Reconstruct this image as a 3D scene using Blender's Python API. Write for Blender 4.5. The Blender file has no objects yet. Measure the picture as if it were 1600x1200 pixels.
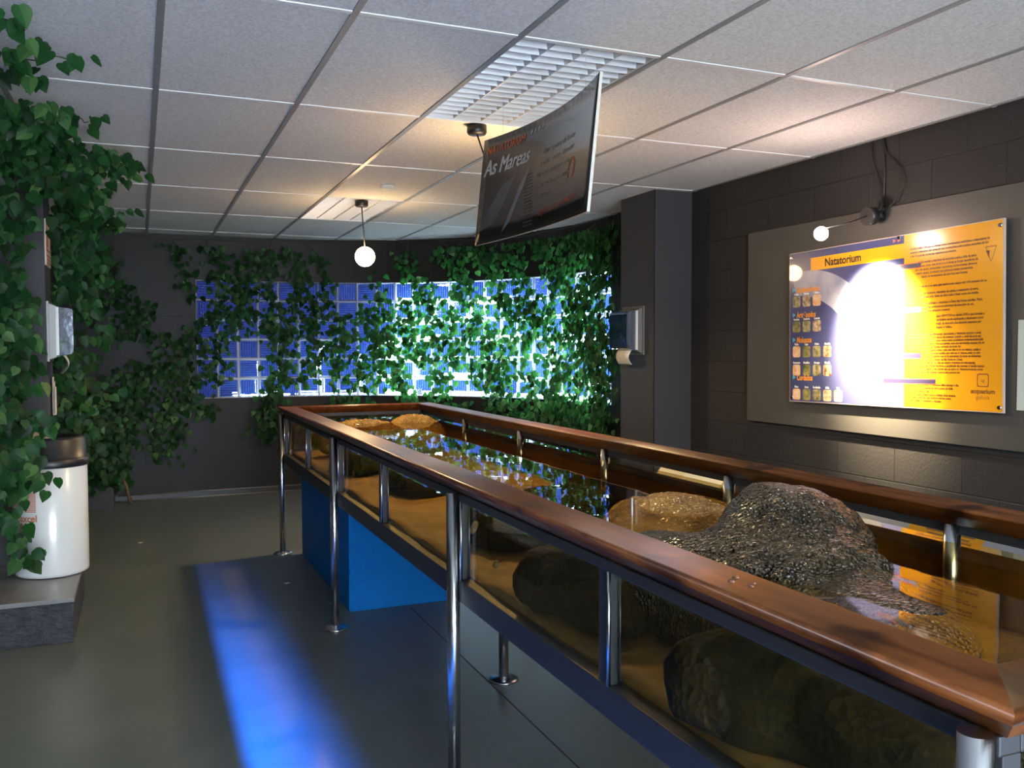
import bpy, bmesh, math, random
from mathutils import Vector, Matrix, noise as mnoise
random.seed(7)
SC = bpy.context.scene
COL = SC.collection
PI = math.pi
CAMZ = 1.48
CEIL = 2.604

# ------------------------------------------------------------------ helpers
def lin(c):
    return tuple(((v/255.0)/12.92 if v/255.0 <= 0.04045 else ((v/255.0+0.055)/1.055)**2.4) for v in c)

def rgba(c):
    return (c[0], c[1], c[2], 1.0)

class NT:
    def __init__(s, name):
        s.m = bpy.data.materials.new(name); s.m.use_nodes = True
        s.t = s.m.node_tree; s.n = s.t.nodes; s.l = s.t.links
        s.n.clear(); s.out = s.n.new('ShaderNodeOutputMaterial')
    def node(s, typ, **kw):
        x = s.n.new('ShaderNode' + typ)
        for k, v in kw.items():
            if k in x.inputs: x.inputs[k].default_value = v
            else: setattr(x, k, v)
        return x
    def link(s, a, b): s.l.new(a, b)
    def surf(s, sh): s.l.new(sh, s.out.inputs['Surface'])

def coords(t, scale=(1, 1, 1), obj=True):
    tc = t.node('TexCoord'); mp = t.node('Mapping')
    mp.inputs['Scale'].default_value = scale
    t.link(tc.outputs['Object' if obj else 'UV'], mp.inputs['Vector'])
    return mp.outputs['Vector']

def pbr(name, col, rough=.5, metal=0., col2=None, nscale=8., bump=0., bscale=60., scale=(1, 1, 1),
        spec=.5, coat=0., transl=0., detail=4., bdist=.01, rvar=0.):
    t = NT(name); b = t.node('BsdfPrincipled')
    b.inputs['Base Color'].default_value = rgba(col); b.inputs['Roughness'].default_value = rough
    b.inputs['Metallic'].default_value = metal; b.inputs['Specular IOR Level'].default_value = spec
    b.inputs['Coat Weight'].default_value = coat; b.inputs['Coat Roughness'].default_value = .03
    v = coords(t, scale)
    if col2 is not None:
        n = t.node('TexNoise', Scale=nscale, Detail=detail, Roughness=.6); t.link(v, n.inputs['Vector'])
        r = t.node('ValToRGB'); r.color_ramp.elements[0].position = .35; r.color_ramp.elements[1].position = .65
        r.color_ramp.elements[0].color = rgba(col); r.color_ramp.elements[1].color = rgba(col2)
        t.link(n.outputs['Fac'], r.inputs['Fac']); t.link(r.outputs['Color'], b.inputs['Base Color'])
        if rvar:
            mr = t.node('MapRange'); mr.inputs['To Min'].default_value = rough-rvar; mr.inputs['To Max'].default_value = rough+rvar
            t.link(n.outputs['Fac'], mr.inputs['Value']); t.link(mr.outputs['Result'], b.inputs['Roughness'])
    if bump:
        n2 = t.node('TexNoise', Scale=bscale, Detail=3., Roughness=.6); t.link(v, n2.inputs['Vector'])
        bp = t.node('Bump', Strength=bump, Distance=bdist); t.link(n2.outputs['Fac'], bp.inputs['Height'])
        t.link(bp.outputs['Normal'], b.inputs['Normal'])
    t.surf(b.outputs['BSDF'])
    return t.m

def emis(name, col, strength):
    t = NT(name); e = t.node('Emission'); e.inputs['Color'].default_value = rgba(col); e.inputs['Strength'].default_value = strength
    t.surf(e.outputs['Emission']); return t.m

def new_bm(): return bmesh.new()

def add_box(bm, lo, hi, mi=0, M=None, bev=0.):
    r = bmesh.ops.create_cube(bm, size=1.)
    vs = r['verts']
    for v in vs:
        v.co = Vector([lo[i] + (v.co[i]+.5)*(hi[i]-lo[i]) for i in range(3)])
    fs = set(f for v in vs for f in v.link_faces)
    if bev:
        es = list(set(e for v in vs for e in v.link_edges))
        rr = bmesh.ops.bevel(bm, geom=es, offset=bev, segments=2, profile=.6, affect='EDGES')
        vs = list(set(v for f in rr['faces'] for v in f.verts) | set(v for v in vs if v.is_valid))
        fs = set(f for v in vs for f in v.link_faces)
    for f in fs: f.material_index = mi
    if M is not None:
        for v in vs: v.co = M @ v.co
    return vs

def add_tube(bm, pts, rad, seg=10, mi=0, cap=True):
    pts = [Vector(p) for p in pts]
    rads = rad if isinstance(rad, (list, tuple)) else [rad]*len(pts)
    rings = []; up0 = None
    for i, p in enumerate(pts):
        d = (pts[min(i+1, len(pts)-1)] - pts[max(i-1, 0)]).normalized()
        if up0 is None:
            up0 = Vector((0, 0, 1)) if abs(d.z) < .9 else Vector((1, 0, 0))
        x = d.cross(up0).normalized(); y = x.cross(d).normalized(); up0 = y
        rings.append([bm.verts.new(p + rads[i]*(math.cos(2*PI*k/seg)*x + math.sin(2*PI*k/seg)*y)) for k in range(seg)])
    for a, b in zip(rings, rings[1:]):
        for k in range(seg):
            f = bm.faces.new((a[k], a[(k+1) % seg], b[(k+1) % seg], b[k])); f.smooth = True; f.material_index = mi
    if cap:
        for r in (rings[0][::-1], rings[-1]):
            try: f = bm.faces.new(r); f.material_index = mi
            except ValueError: pass

def add_lathe(bm, prof, c, seg=32, mi=0):
    c = Vector(c); rings = []
    for r, z in prof:
        if r < 1e-6: rings.append([bm.verts.new(c + Vector((0, 0, z)))])
        else: rings.append([bm.verts.new(c + Vector((r*math.cos(2*PI*k/seg), r*math.sin(2*PI*k/seg), z))) for k in range(seg)])
    for a, b in zip(rings, rings[1:]):
        for k in range(seg):
            k2 = (k+1) % seg
            if len(a) == 1 and len(b) == 1: continue
            if len(a) == 1: f = bm.faces.new((a[0], b[k2], b[k]))
            elif len(b) == 1: f = bm.faces.new((a[k], a[k2], b[0]))
            else: f = bm.faces.new((a[k], a[k2], b[k2], b[k]))
            f.smooth = True; f.material_index = mi

def add_poly(bm, pts, mi=0):
    f = bm.faces.new([bm.verts.new(Vector(p)) for p in pts]); f.material_index = mi
    return f

def add_prism(bm, poly, axis_vec, mi=0):
    """extrude a 3d polygon along axis_vec"""
    a = [bm.verts.new(Vector(p)) for p in poly]; b = [bm.verts.new(Vector(p)+Vector(axis_vec)) for p in poly]
    n = len(a); fs = [bm.faces.new(a[::-1]), bm.faces.new(b)]
    for i in range(n): fs.append(bm.faces.new((a[i], a[(i+1) % n], b[(i+1) % n], b[i])))
    for f in fs: f.material_index = mi

def wloc(o):
    v = Vector((0, 0, 0))
    while o is not None:
        v = v + o.location; o = o.parent
    return v

def obj(name, bm, mats, parent=None, loc=None, fix=True, label=None):
    """link a bmesh (built in world coordinates) as one mesh object"""
    if fix: bmesh.ops.recalc_face_normals(bm, faces=bm.faces[:])
    off = wloc(parent) if parent is not None else (Vector(loc) if loc is not None else Vector((0, 0, 0)))
    for v in bm.verts: v.co -= off
    me = bpy.data.meshes.new(name); bm.to_mesh(me); bm.free()
    for m in (mats if isinstance(mats, (list, tuple)) else [mats]): me.materials.append(m)
    o = bpy.data.objects.new(name, me); COL.objects.link(o)
    if parent is not None: o.parent = parent
    else: o.location = off
    if label: o['label'] = label
    return o

def tag(o, label, cat, group=None, kind=None):
    o['label'] = label; o['category'] = cat
    if group: o['group'] = group
    if kind: o['kind'] = kind
    return o

def thing(name, label, cat, loc, group=None):
    o = bpy.data.objects.new(name, None); COL.objects.link(o); o.location = loc
    o.empty_display_size = .1
    return tag(o, label, cat, group)

def struct(name, bm, mats, parent=None, loc=None):
    o = obj(name, bm, mats, parent, loc)
    if parent is None: o['kind'] = 'structure'
    return o

def text_bm(bm, s, size, M, mi=0, align='LEFT', xscale=1., shear=0., bold=0., res=1, lift=0.):
    """flat lettering as mesh faces, placed by matrix M (x right, y up, z out)"""
    cu = bpy.data.curves.new('t', 'FONT'); cu.body = s; cu.size = size; cu.align_x = align
    cu.resolution_u = res; cu.shear = shear; cu.offset = bold
    o = bpy.data.objects.new('t', cu); COL.objects.link(o)
    bpy.context.view_layer.update()
    me = bpy.data.meshes.new_from_object(o)
    n0 = len(bm.verts); f0 = len(bm.faces)
    bm.from_mesh(me); bm.verts.ensure_lookup_table(); bm.faces.ensure_lookup_table()
    for v in bm.verts[n0:]:
        v.co = M @ Vector((v.co.x*xscale, v.co.y, lift))
    for f in bm.faces[f0:]: f.material_index = mi
    bpy.data.objects.remove(o); bpy.data.curves.remove(cu); bpy.data.meshes.remove(me)

# ------------------------------------------------------------------ materials
def mat_ceiling():
    t = NT('mineral_tile'); b = t.node('BsdfPrincipled', Roughness=.9); v = coords(t)
    n = t.node('TexNoise', Scale=85., Detail=5., Roughness=.7); t.link(v, n.inputs['Vector'])
    r = t.node('ValToRGB'); r.color_ramp.elements[0].position = .36; r.color_ramp.elements[1].position = .6
    r.color_ramp.elements[0].color = (.60, .59, .58, 1); r.color_ramp.elements[1].color = (.80, .79, .775, 1)
    t.link(n.outputs['Fac'], r.inputs['Fac']); t.link(r.outputs['Color'], b.inputs['Base Color'])
    bp = t.node('Bump', Strength=.5, Distance=.004); t.link(n.outputs['Fac'], bp.inputs['Height']); t.link(bp.outputs['Normal'], b.inputs['Normal'])
    t.surf(b.outputs['BSDF']); return t.m

def mat_blockwall(k=1., bs=.45, name='charcoal_blockwork', al=1.):
    t = NT(name); b = t.node('BsdfPrincipled', Roughness=.48); b.inputs['Specular IOR Level'].default_value = .22
    tc = t.node('TexCoord'); sx = t.node('SeparateXYZ'); t.link(tc.outputs['Object'], sx.inputs[0])
    ad = t.node('Math', operation='ADD'); t.link(sx.outputs['X'], ad.inputs[0]); t.link(sx.outputs['Y'], ad.inputs[1])
    cb = t.node('CombineXYZ'); t.link(ad.outputs[0], cb.inputs['X']); t.link(sx.outputs['Z'], cb.inputs['Y'])
    mp = t.node('Mapping'); mp.inputs['Location'].default_value = (.12, .08, 0); t.link(cb.outputs[0], mp.inputs['Vector'])
    br = t.node('TexBrick', Scale=1.); br.inputs['Mortar Size'].default_value = .0045; br.inputs['Mortar Smooth'].default_value = .6
    br.inputs['Brick Width'].default_value = .42; br.inputs['Row Height'].default_value = .209
    br.inputs['Color1'].default_value = (.025*al, .024*al, .0235*al, 1); br.inputs['Color2'].default_value = ((.025+.004*k)*al, (.024+.004*k)*al, (.0235+.004*k)*al, 1)
    br.inputs['Mortar'].default_value = ((.025-.009*k)*al, (.024-.0085*k)*al, (.0235-.008*k)*al, 1)
    t.link(mp.outputs[0], br.inputs['Vector']); t.link(br.outputs['Color'], b.inputs['Base Color'])
    n = t.node('TexNoise', Scale=70., Detail=4.); t.link(tc.outputs['Object'], n.inputs['Vector'])
    mx = t.node('Math', operation='MULTIPLY_ADD'); mx.inputs[1].default_value = -1.6
    t.link(br.outputs['Fac'], mx.inputs[0]); t.link(n.outputs['Fac'], mx.inputs[2])
    bp = t.node('Bump', Strength=bs, Distance=.006); t.link(mx.outputs[0], bp.inputs['Height']); t.link(bp.outputs['Normal'], b.inputs['Normal'])
    t.surf(b.outputs['BSDF']); return t.m

def mat_wood():
    t = NT('varnished_wood'); b = t.node('BsdfPrincipled', Roughness=.36); b.inputs['Specular IOR Level'].default_value = .28; b.inputs['Coat Weight'].default_value = .0; b.inputs['Coat Roughness'].default_value = .15
    v = coords(t, (9, 1.1, 9))
    n = t.node('TexNoise', Scale=3., Detail=6., Roughness=.65, Distortion=.6); t.link(v, n.inputs['Vector'])
    r = t.node('ValToRGB'); e = r.color_ramp.elements
    e[0].position = .3; e[0].color = (.040, .0105, .003, 1); e[1].position = .7; e[1].color = (.175, .056, .014, 1)
    m = e.new(.5); m.color = (.10, .030, .0075, 1)
    t.link(n.outputs['Fac'], r.inputs['Fac'])
    n2 = t.node('TexNoise', Scale=5., Detail=5.); t.link(coords(t, (1, 1, 1)), n2.inputs['Vector'])
    r2 = t.node('ValToRGB'); r2.color_ramp.elements[0].position = .33; r2.color_ramp.elements[1].position = .42
    r2.color_ramp.elements[0].color = (.25, .2, .18, 1); r2.color_ramp.elements[1].color = (1, 1, 1, 1)
    t.link(n2.outputs['Fac'], r2.inputs['Fac'])
    mx = t.node('Mix', data_type='RGBA', blend_type='MULTIPLY'); mx.inputs[0].default_value = 1.
    t.link(r.outputs['Color'], mx.inputs[6]); t.link(r2.outputs['Color'], mx.inputs[7])
    t.link(mx.outputs[2], b.inputs['Base Color'])
    t.surf(b.outputs['BSDF']); return t.m

def mat_pane(tint, ior=1.45, gl=1.):
    t = NT('clear_pane'); tr = t.node('BsdfTransparent'); tr.inputs['Color'].default_value = rgba(tint)
    g = t.node('BsdfGlossy', Roughness=.0); g.inputs['Color'].default_value = (gl, gl, gl, 1)
    f = t.node('Fresnel', IOR=ior); mx = t.node('MixShader'); ge = t.node('NewGeometry'); sb = t.node('Math', operation='SUBTRACT', use_clamp=True)
    t.link(f.outputs[0], sb.inputs[0]); t.link(ge.outputs['Backfacing'], sb.inputs[1]); t.link(sb.outputs[0], mx.inputs[0]); t.link(tr.outputs[0], mx.inputs[1]); t.link(g.outputs[0], mx.inputs[2])
    t.surf(mx.outputs[0]); return t.m

def mat_water():
    t = NT('water_surface'); tr = t.node('BsdfTransparent'); tr.inputs['Color'].default_value = (.90, .78, .50, 1)
    g = t.node('BsdfGlossy', Roughness=.0)
    n = t.node('TexNoise', Scale=5., Detail=2.); t.link(coords(t), n.inputs['Vector'])
    bp = t.node('Bump', Strength=.05, Distance=.01); t.link(n.outputs['Fac'], bp.inputs['Height'])
    t.link(bp.outputs[0], g.inputs['Normal'])
    f = t.node('Fresnel', IOR=1.36); mx = t.node('MixShader'); ge = t.node('NewGeometry'); sb = t.node('Math', operation='SUBTRACT', use_clamp=True)
    t.link(f.outputs[0], sb.inputs[0]); t.link(ge.outputs['Backfacing'], sb.inputs[1]); t.link(sb.outputs[0], mx.inputs[0]); t.link(tr.outputs[0], mx.inputs[1]); t.link(g.outputs[0], mx.inputs[2])
    t.surf(mx.outputs[0]); return t.m

def mat_watersides():
    t = NT('water_sides'); tr = t.node('BsdfTransparent'); tr.inputs['Color'].default_value = (.93, .86, .68, 1)
    t.surf(tr.outputs[0]); return t.m

def mat_rock(name, c1, c2, rough, scale, bump, spec=.5):
    t = NT(name); b = t.node('BsdfPrincipled', Roughness=rough); b.inputs['Specular IOR Level'].default_value = spec; v = coords(t)
    n = t.node('TexNoise', Scale=7., Detail=8., Roughness=.7); t.link(v, n.inputs['Vector'])
    r = t.node('ValToRGB'); r.color_ramp.elements[0].position = .35; r.color_ramp.elements[1].position = .68
    r.color_ramp.elements[0].color = rgba(c1); r.color_ramp.elements[1].color = rgba(c2)
    t.link(n.outputs['Fac'], r.inputs['Fac']); t.link(r.outputs['Color'], b.inputs['Base Color'])
    vo = t.node('TexVoronoi', Scale=scale); t.link(v, vo.inputs['Vector'])
    n2 = t.node('TexNoise', Scale=scale*.6, Detail=4.); t.link(v, n2.inputs['Vector'])
    ad = t.node('Math', operation='ADD'); t.link(vo.outputs['Distance'], ad.inputs[0]); t.link(n2.outputs['Fac'], ad.inputs[1])
    bp = t.node('Bump', Strength=bump, Distance=.012); t.link(ad.outputs[0], bp.inputs['Height']); t.link(bp.outputs[0], b.inputs['Normal'])
    t.surf(b.outputs['BSDF']); return t.m

def mat_leaf(name, dark, mid, light):
    t = NT(name); b = t.node('BsdfPrincipled', Roughness=.45); b.inputs['Specular IOR Level'].default_value = .3
    a = t.node('Attribute'); a.attribute_name = 'tint'
    r = t.node('ValToRGB'); e = r.color_ramp.elements
    e[0].position = 0.; e[0].color = rgba(dark); e[1].position = 1.; e[1].color = rgba(light)
    m = e.new(.6); m.color = rgba(mid)
    t.link(a.outputs['Fac'], r.inputs['Fac']); t.link(r.outputs['Color'], b.inputs['Base Color'])
    tl = t.node('BsdfTranslucent'); hs = t.node('HueSaturation', Hue=.48, Saturation=1.05, Value=2.4); t.link(r.outputs['Color'], hs.inputs['Color']); t.link(hs.outputs['Color'], tl.inputs['Color'])
    mx = t.node('MixShader'); mx.inputs[0].default_value = .5
    t.link(b.outputs[0], mx.inputs[1]); t.link(tl.outputs[0], mx.inputs[2]); t.surf(mx.outputs[0]); return t.m

def mat_glassblock():
    t = NT('ribbed_glass_block')
    tc = t.node('TexCoord'); sx = t.node('SeparateXYZ'); t.link(tc.outputs['UV'], sx.inputs[0])
    w = t.node('Math', operation='MULTIPLY'); w.inputs[1].default_value = 2*PI*7; t.link(sx.outputs['X'], w.inputs[0])
    si = t.node('Math', operation='SINE'); t.link(w.outputs[0], si.inputs[0])
    n = t.node('TexNoise', Scale=26., Detail=3.); t.link(tc.outputs['Object'], n.inputs['Vector'])
    ad = t.node('Math', operation='MULTIPLY_ADD'); ad.inputs[1].default_value = 2.4
    t.link(n.outputs['Fac'], ad.inputs[0]); t.link(si.outputs[0], ad.inputs[2])
    bp = t.node('Bump', Strength=.9, Distance=.006); t.link(ad.outputs[0], bp.inputs['Height'])
    rf = t.node('BsdfRefraction', Roughness=.06, IOR=1.3)
    t.link(bp.outputs[0], rf.inputs['Normal'])
    tr = t.node('BsdfTransparent')
    mr = t.node('MapRange'); mr.inputs['From Min'].default_value = -.6; mr.inputs['From Max'].default_value = 2.6
    mr.inputs['To Min'].default_value = .12; mr.inputs['To Max'].default_value = .95
    t.link(ad.outputs[0], mr.inputs['Value'])
    cm = t.node('Mix', data_type='RGBA'); cm.inputs[6].default_value = (.12, .14, .26, 1); cm.inputs[7].default_value = (1., 1., 1., 1)  # rib highlights and dark troughs put into the glass tint
    t.link(mr.outputs[0], cm.inputs[0]); t.link(cm.outputs[2], tr.inputs['Color']); t.link(cm.outputs[2], rf.inputs['Color'])
    m1 = t.node('MixShader'); m1.inputs[0].default_value = .45
    t.link(rf.outputs[0], m1.inputs[1]); t.link(tr.outputs[0], m1.inputs[2])
    gl = t.node('BsdfGlossy', Roughness=.08); t.link(bp.outputs[0], gl.inputs['Normal'])
    m2 = t.node('MixShader'); m2.inputs[0].default_value = .06
    t.link(m1.outputs[0], m2.inputs[1]); t.link(gl.outputs[0], m2.inputs[2]); t.surf(m2.outputs[0]); return t.m

def mat_translucent(name, col, tmix):
    t = NT(name); d = t.node('BsdfDiffuse'); d.inputs['Color'].default_value = rgba(col)
    tl = t.node('BsdfTranslucent'); tl.inputs['Color'].default_value = rgba(col)
    mx = t.node('MixShader'); mx.inputs[0].default_value = tmix
    t.link(d.outputs[0], mx.inputs[1]); t.link(tl.outputs[0], mx.inputs[2]); t.surf(mx.outputs[0]); return t.m

M_CEIL = mat_ceiling()
M_TEEG = pbr('grey_tee_bar', (.27, .27, .265), .4)
M_TEEW = pbr('white_tee_bar', (.78, .78, .77), .4)
M_WALL = mat_blockwall()
M_FARWALL = mat_blockwall(.25, .15, 'smooth_charcoal_blockwork', .62)
M_SMOOTH = pbr('charcoal_paint', (.042, .0415, .045), .5, spec=.25, bump=.15, bscale=90)
M_FLOOR = pbr('grey_floor', (.100, .118, .112), .36, col2=(.132, .150, .142), nscale=2.5, bump=.06, bscale=40, rvar=.06)
M_JOINT = pbr('floor_joint', (.015, .016, .018), .6)
M_WOOD = mat_wood()
M_STEEL = pbr('brushed_steel', (.50, .52, .54), .24, 1., scale=(1, 1, .05), bump=.08, bscale=200)
M_DSTEEL = pbr('dark_steel_frame', (.040, .042, .047), .5, .2, spec=.3)
M_BROWN = pbr('brown_ledge', (.13, .085, .04), .4)
M_PANE = mat_pane((.95, .985, .97))
M_WATER = mat_water(); M_WSIDE = mat_watersides()
M_SAND = pbr('amber_sand', (.125, .062, .009), .7, col2=(.22, .115, .018), nscale=14, bump=.6, bscale=120)
M_BOULDER = mat_rock('wet_dark_rock', (.014, .011, .0045), (.062, .044, .017), .22, 110., 1.)
M_GOLD = mat_rock('lamplit_gold_rock', (.22, .11, .013), (.60, .33, .055), .26, 95., 1.)  # golden lamplight partly put into this rock colour
M_DARKROCK = mat_rock('sunken_dark_rock', (.006, .005, .003), (.030, .021, .006), .8, 60., .5, .08)
M_SANDREFL = pbr('painted_sand_reflection', (.035, .020, .005), .6, col2=(.15, .075, .012), nscale=4, spec=.1)  # amber of the sand mirrored in the glass, put into colour
M_BLUE = pbr('blue_roughcast', (.002, .15, .50), .5, spec=.15, bump=1., bscale=90, bdist=.012)
M_SHELL = pbr('pale_shell', (.30, .23, .11), .5, col2=(.22, .15, .06), nscale=60)
M_BLACK = pbr('black_plastic', (.012, .012, .013), .4)
M_WHITE = pbr('white_enamel', (.72, .74, .72), .25, coat=.3)
M_ALU = pbr('louvre_aluminium', (.60, .61, .63), .4, .25)
M_HOUS = pbr('white_housing', (.7, .7, .7), .5)
M_TUBE = pbr('unlit_tube', (.8, .8, .8), .3)
M_GLOBE = emis('glowing_globe', (1., .66, .32), 44.)
M_BULB = emis('glowing_bulb', (1., .72, .60), 170.)
M_CHROME = pbr('polished_chrome', (.40, .43, .50), .09, 1., bump=.12, bscale=7, bdist=.02)
M_GREYMETAL = pbr('grey_metal', (.20, .195, .185), .4, .5)
M_PAPER = mat_translucent('paper', (.78, .76, .73), .2)
M_CREAM = pbr('cream_card', (.62, .54, .42), .5)
M_ORED = pbr('orange_red_print', (.42, .075, .03), .5)
M_STONE = pbr('rough_slate', (.020, .022, .026), .55, col2=(.06, .065, .075), nscale=18, scale=(1, 1, 2.5), bump=.9, bscale=45, bdist=.02)
M_SLAB = pbr('smooth_slate_top', (.15, .15, .145), .3, col2=(.19, .19, .185), nscale=5)
M_PLANTER = pbr('dark_planter', (.022, .021, .022), .6, bump=.3, bscale=30)
M_SOIL = pbr('potting_soil', (.012, .009, .006), .9, bump=.6, bscale=60)
M_BARK = pbr('brown_bark', (.10, .06, .03), .7, col2=(.16, .10, .05), nscale=30, bump=.4, bscale=50)
M_STEM = pbr('vine_stem', (.03, .05, .015), .6)
M_LEAF = mat_leaf('ivy_leaf', (.006, .030, .009), (.019, .095, .026), (.10, .22, .07))
M_BANNER = pbr('dark_glossy_banner', (.022, .019, .017), .22, col2=(.030, .024, .02), nscale=3, coat=.12, spec=.35)
M_FOAM = pbr('foam_board_edge', (.62, .58, .5), .7)
M_TXTW = pbr('pale_lettering', (.42, .43, .42), .5)
M_TXTG = pbr('grey_lettering', (.24, .235, .23), .5)
M_TXTO = pbr('orange_lettering', (.44, .075, .022), .5)
M_WAVE = pbr('grey_blue_picture', (.07, .085, .09), .3, col2=(.15, .17, .175), nscale=9)
M_WAVED = pbr('dim_picture', (.028, .034, .036), .3, col2=(.06, .072, .076), nscale=11)
M_DOT = pbr('halftone_dots', (.055, .05, .046), .5)
M_THREAD = pbr('nylon_thread', (.5, .5, .5), .3)
M_BOARD = pbr('grey_painted_board', (.060, .058, .052), .42, bump=.1, bscale=60)
M_PBLUE = pbr('poster_blue', (.055, .062, .15), .22, coat=.6, col2=(.065, .072, .165), nscale=3)
M_PORANGE = pbr('poster_orange', (.78, .34, .012), .22, coat=.6)
M_PPALE = pbr('poster_pale_arc', (.36, .36, .42), .25, coat=.5, col2=(.22, .23, .32), nscale=6)
M_PINK = pbr('poster_brown_text', (.13, .035, .006), .5)
M_PDARK = pbr('poster_dark_bar', (.022, .018, .05), .4)
M_PRED = pbr('poster_red_line', (.62, .09, .06), .4)
M_PCYAN = pbr('poster_cyan', (.06, .42, .65), .4)
M_PWHITE = pbr('poster_white', (.8, .8, .8), .4)
M_PBLACK = pbr('poster_black', (.02, .018, .015), .4)
M_PEDGE = pbr('poster_edge', (.55, .42, .36), .3, coat=.5)
def mat_backlight():
    t = NT('blue_backlight'); e = t.node('Emission'); e.inputs['Color'].default_value = (.10, .16, .82, 1); e.inputs['Strength'].default_value = .18
    d = t.node('BsdfDiffuse'); d.inputs['Color'].default_value = (.018, .045, .17, 1); a = t.node('AddShader')
    t.link(e.outputs[0], a.inputs[0]); t.link(d.outputs[0], a.inputs[1]); t.surf(a.outputs[0]); return t.m
M_BPANEL = mat_backlight()
M_BTUBE = emis('white_backlight', (.66, .88, 1.), 42.)
M_MORTAR = mat_translucent('pale_mortar', (.80, .80, .82), .55)
M_GBLOCK = mat_glassblock()
M_DISCW = pbr('detector_white', (.75, .74, .7), .5)
M_LABW = pbr('panel_white', (.72, .72, .68), .35)
M_LABC = pbr('panel_cream', (.66, .58, .44), .35)
M_LABG = pbr('panel_grey', (.30, .30, .36), .35)

# ------------------------------------------------------------------ the setting
XR = 3.71                       # right wall
WX0, WY0, WS1, WR = .524, 9.29, .703, 2.496   # far wall: straight, then a quarter arc
PITCH = .2; NCOL = 24; NROW = 6; ZB = .982; ZT = ZB + NROW*PITCH*.986

def wall_at(s):
    """point, direction and inward normal of the far wall at run length s"""
    if s <= WS1: p = (WX0+s, WY0); th = 0.
    elif s >= WS1+WR*PI/2: p = (WX0+WS1+WR, WY0-WR-(s-WS1-WR*PI/2)); th = -PI/2
    else:
        al = (s-WS1)/WR; p = (WX0+WS1+WR*math.sin(al), WY0-WR+WR*math.cos(al)); th = -al
    return Vector((p[0], p[1], 0)), Vector((math.cos(th), math.sin(th), 0)), Vector((math.sin(th), -math.cos(th), 0))

bm = new_bm(); add_box(bm, (-1.4, -2.6, -.1), (4.2, 9.7, 0.))
floor = struct('floor', bm, M_FLOOR)
bm = new_bm(); add_box(bm, (1.396, -2.0, 0.0), (1.402, 4.80, .0012)); add_box(bm, (-1.2, 1.9, 0.0), (3.7, 1.906, .0012))
struct('floor_joint', bm, M_JOINT, floor)

GX = [.0865 + .6*i for i in range(-3, 8)]; GY = [2.9585 + 1.2*j for j in range(-5, 7)]
FIX = [(2, 0), (2, 3)]          # grid cells holding a light
bm = new_bm()
xs = [-1.3] + [x for x in GX if -1.3 < x < 4.] + [4.]; ys = [-2.6] + [y for y in GY if -2.6 < y < 9.6] + [9.6]
for xa, xb in zip(xs, xs[1:]):
    for ya, yb in zip(ys, ys[1:]):
        i = round((xa-.0865)/.6); j = round((ya-2.9585)/1.2)
        if (i, j) in FIX and abs(xa-(.0865+.6*i)) < .01 and abs(ya-(2.9585+1.2*j)) < .01: continue
        add_poly(bm, [(xa, ya, CEIL), (xa, yb, CEIL), (xb, yb, CEIL), (xb, ya, CEIL)])
bmesh.ops.remove_doubles(bm, verts=bm.verts[:], dist=1e-4)
add_box(bm, (-1.4, -2.6, CEIL+.15), (4.2, 9.7, CEIL+.25))
ceiling = struct('ceiling', bm, M_CEIL)
bm = new_bm()
for x in GX:
    if x > -1.2 and x < 3.7: add_box(bm, (x-.012, -2.6, CEIL-.005), (x+.012, 9.45, CEIL+.0))
struct('main_tee', bm, M_TEEG, ceiling)
bm = new_bm()
for y in GY:
    for x in GX[:-1]:
        if -1.3 < x < 3.7 and y > -2.5: add_box(bm, (x+.012, y-.012, CEIL-.004), (x+.588, y+.012, CEIL))
struct('cross_tee', bm, M_TEEW, ceiling)

# far wall with its opening
bm = new_bm()
def wall_strip(s0, s1, z0, z1, n):
    prev = None
    for k in range(n+1):
        s = s0+(s1-s0)*k/n; p, d, nn = wall_at(s); q = p - nn*.2
        cur = [bm.verts.new(p+Vector((0, 0, z0))), bm.verts.new(p+Vector((0, 0, z1))), bm.verts.new(q+Vector((0, 0, z1))), bm.verts.new(q+Vector((0, 0, z0)))]
        if prev:
            for a in range(4): bm.faces.new((prev[a], cur[a], cur[(a+1) % 4], prev[(a+1) % 4]))
        else: bm.faces.new(cur)
        prev = cur
    bm.faces.new(prev[::-1])
wall_strip(-1.85, 0, 0, CEIL, 2)
wall_strip(0, NCOL*PITCH, 0, ZB, 40); wall_strip(0, NCOL*PITCH, ZT, CEIL, 40)
wall_strip(NCOL*PITCH, 5.3, 0, CEIL, 4)
struct('wall_far', bm, M_FARWALL)
bm = new_bm(); add_box(bm, (XR, -2.6, 0), (XR+.2, 6.5, CEIL)); add_box(bm, (3.405, 5.42, 0), (XR, 5.89, CEIL))
wr = struct('wall_right', bm, M_WALL)
bm = new_bm(); add_box(bm, (3.4, 5.415, 0), (3.412, 5.895, CEIL-.001)); add_box(bm, (3.4, 5.412, 0), (XR, 5.424, CEIL-.001))
struct('pillar_face', bm, M_SMOOTH, wr)
bm = new_bm(); add_box(bm, (-1.4, -2.6, 0), (-1.2, 9.6, CEIL)); add_box(bm, (-1.25, 5.8, 0), (-.5, 6.17, CEIL))
struct('wall_left', bm, M_SMOOTH)
bm = new_bm(); add_box(bm, (-.24, 9.262, 0), (2.0, 9.29, .06)); 
bb = struct('baseboard_far', bm, M_BLACK)
bm = new_bm(); add_tube(bm, [(-.24, 9.262, .062), (.6, 9.262, .062), (1.9, 9.262, .062)], .007, 6); add_tube(bm, [(-.24, 9.254, .006), (.6, 9.254, .006), (1.9, 9.254, .006)], .007, 6)
struct('trim_strip', bm, M_GREYMETAL, bb)

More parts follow.
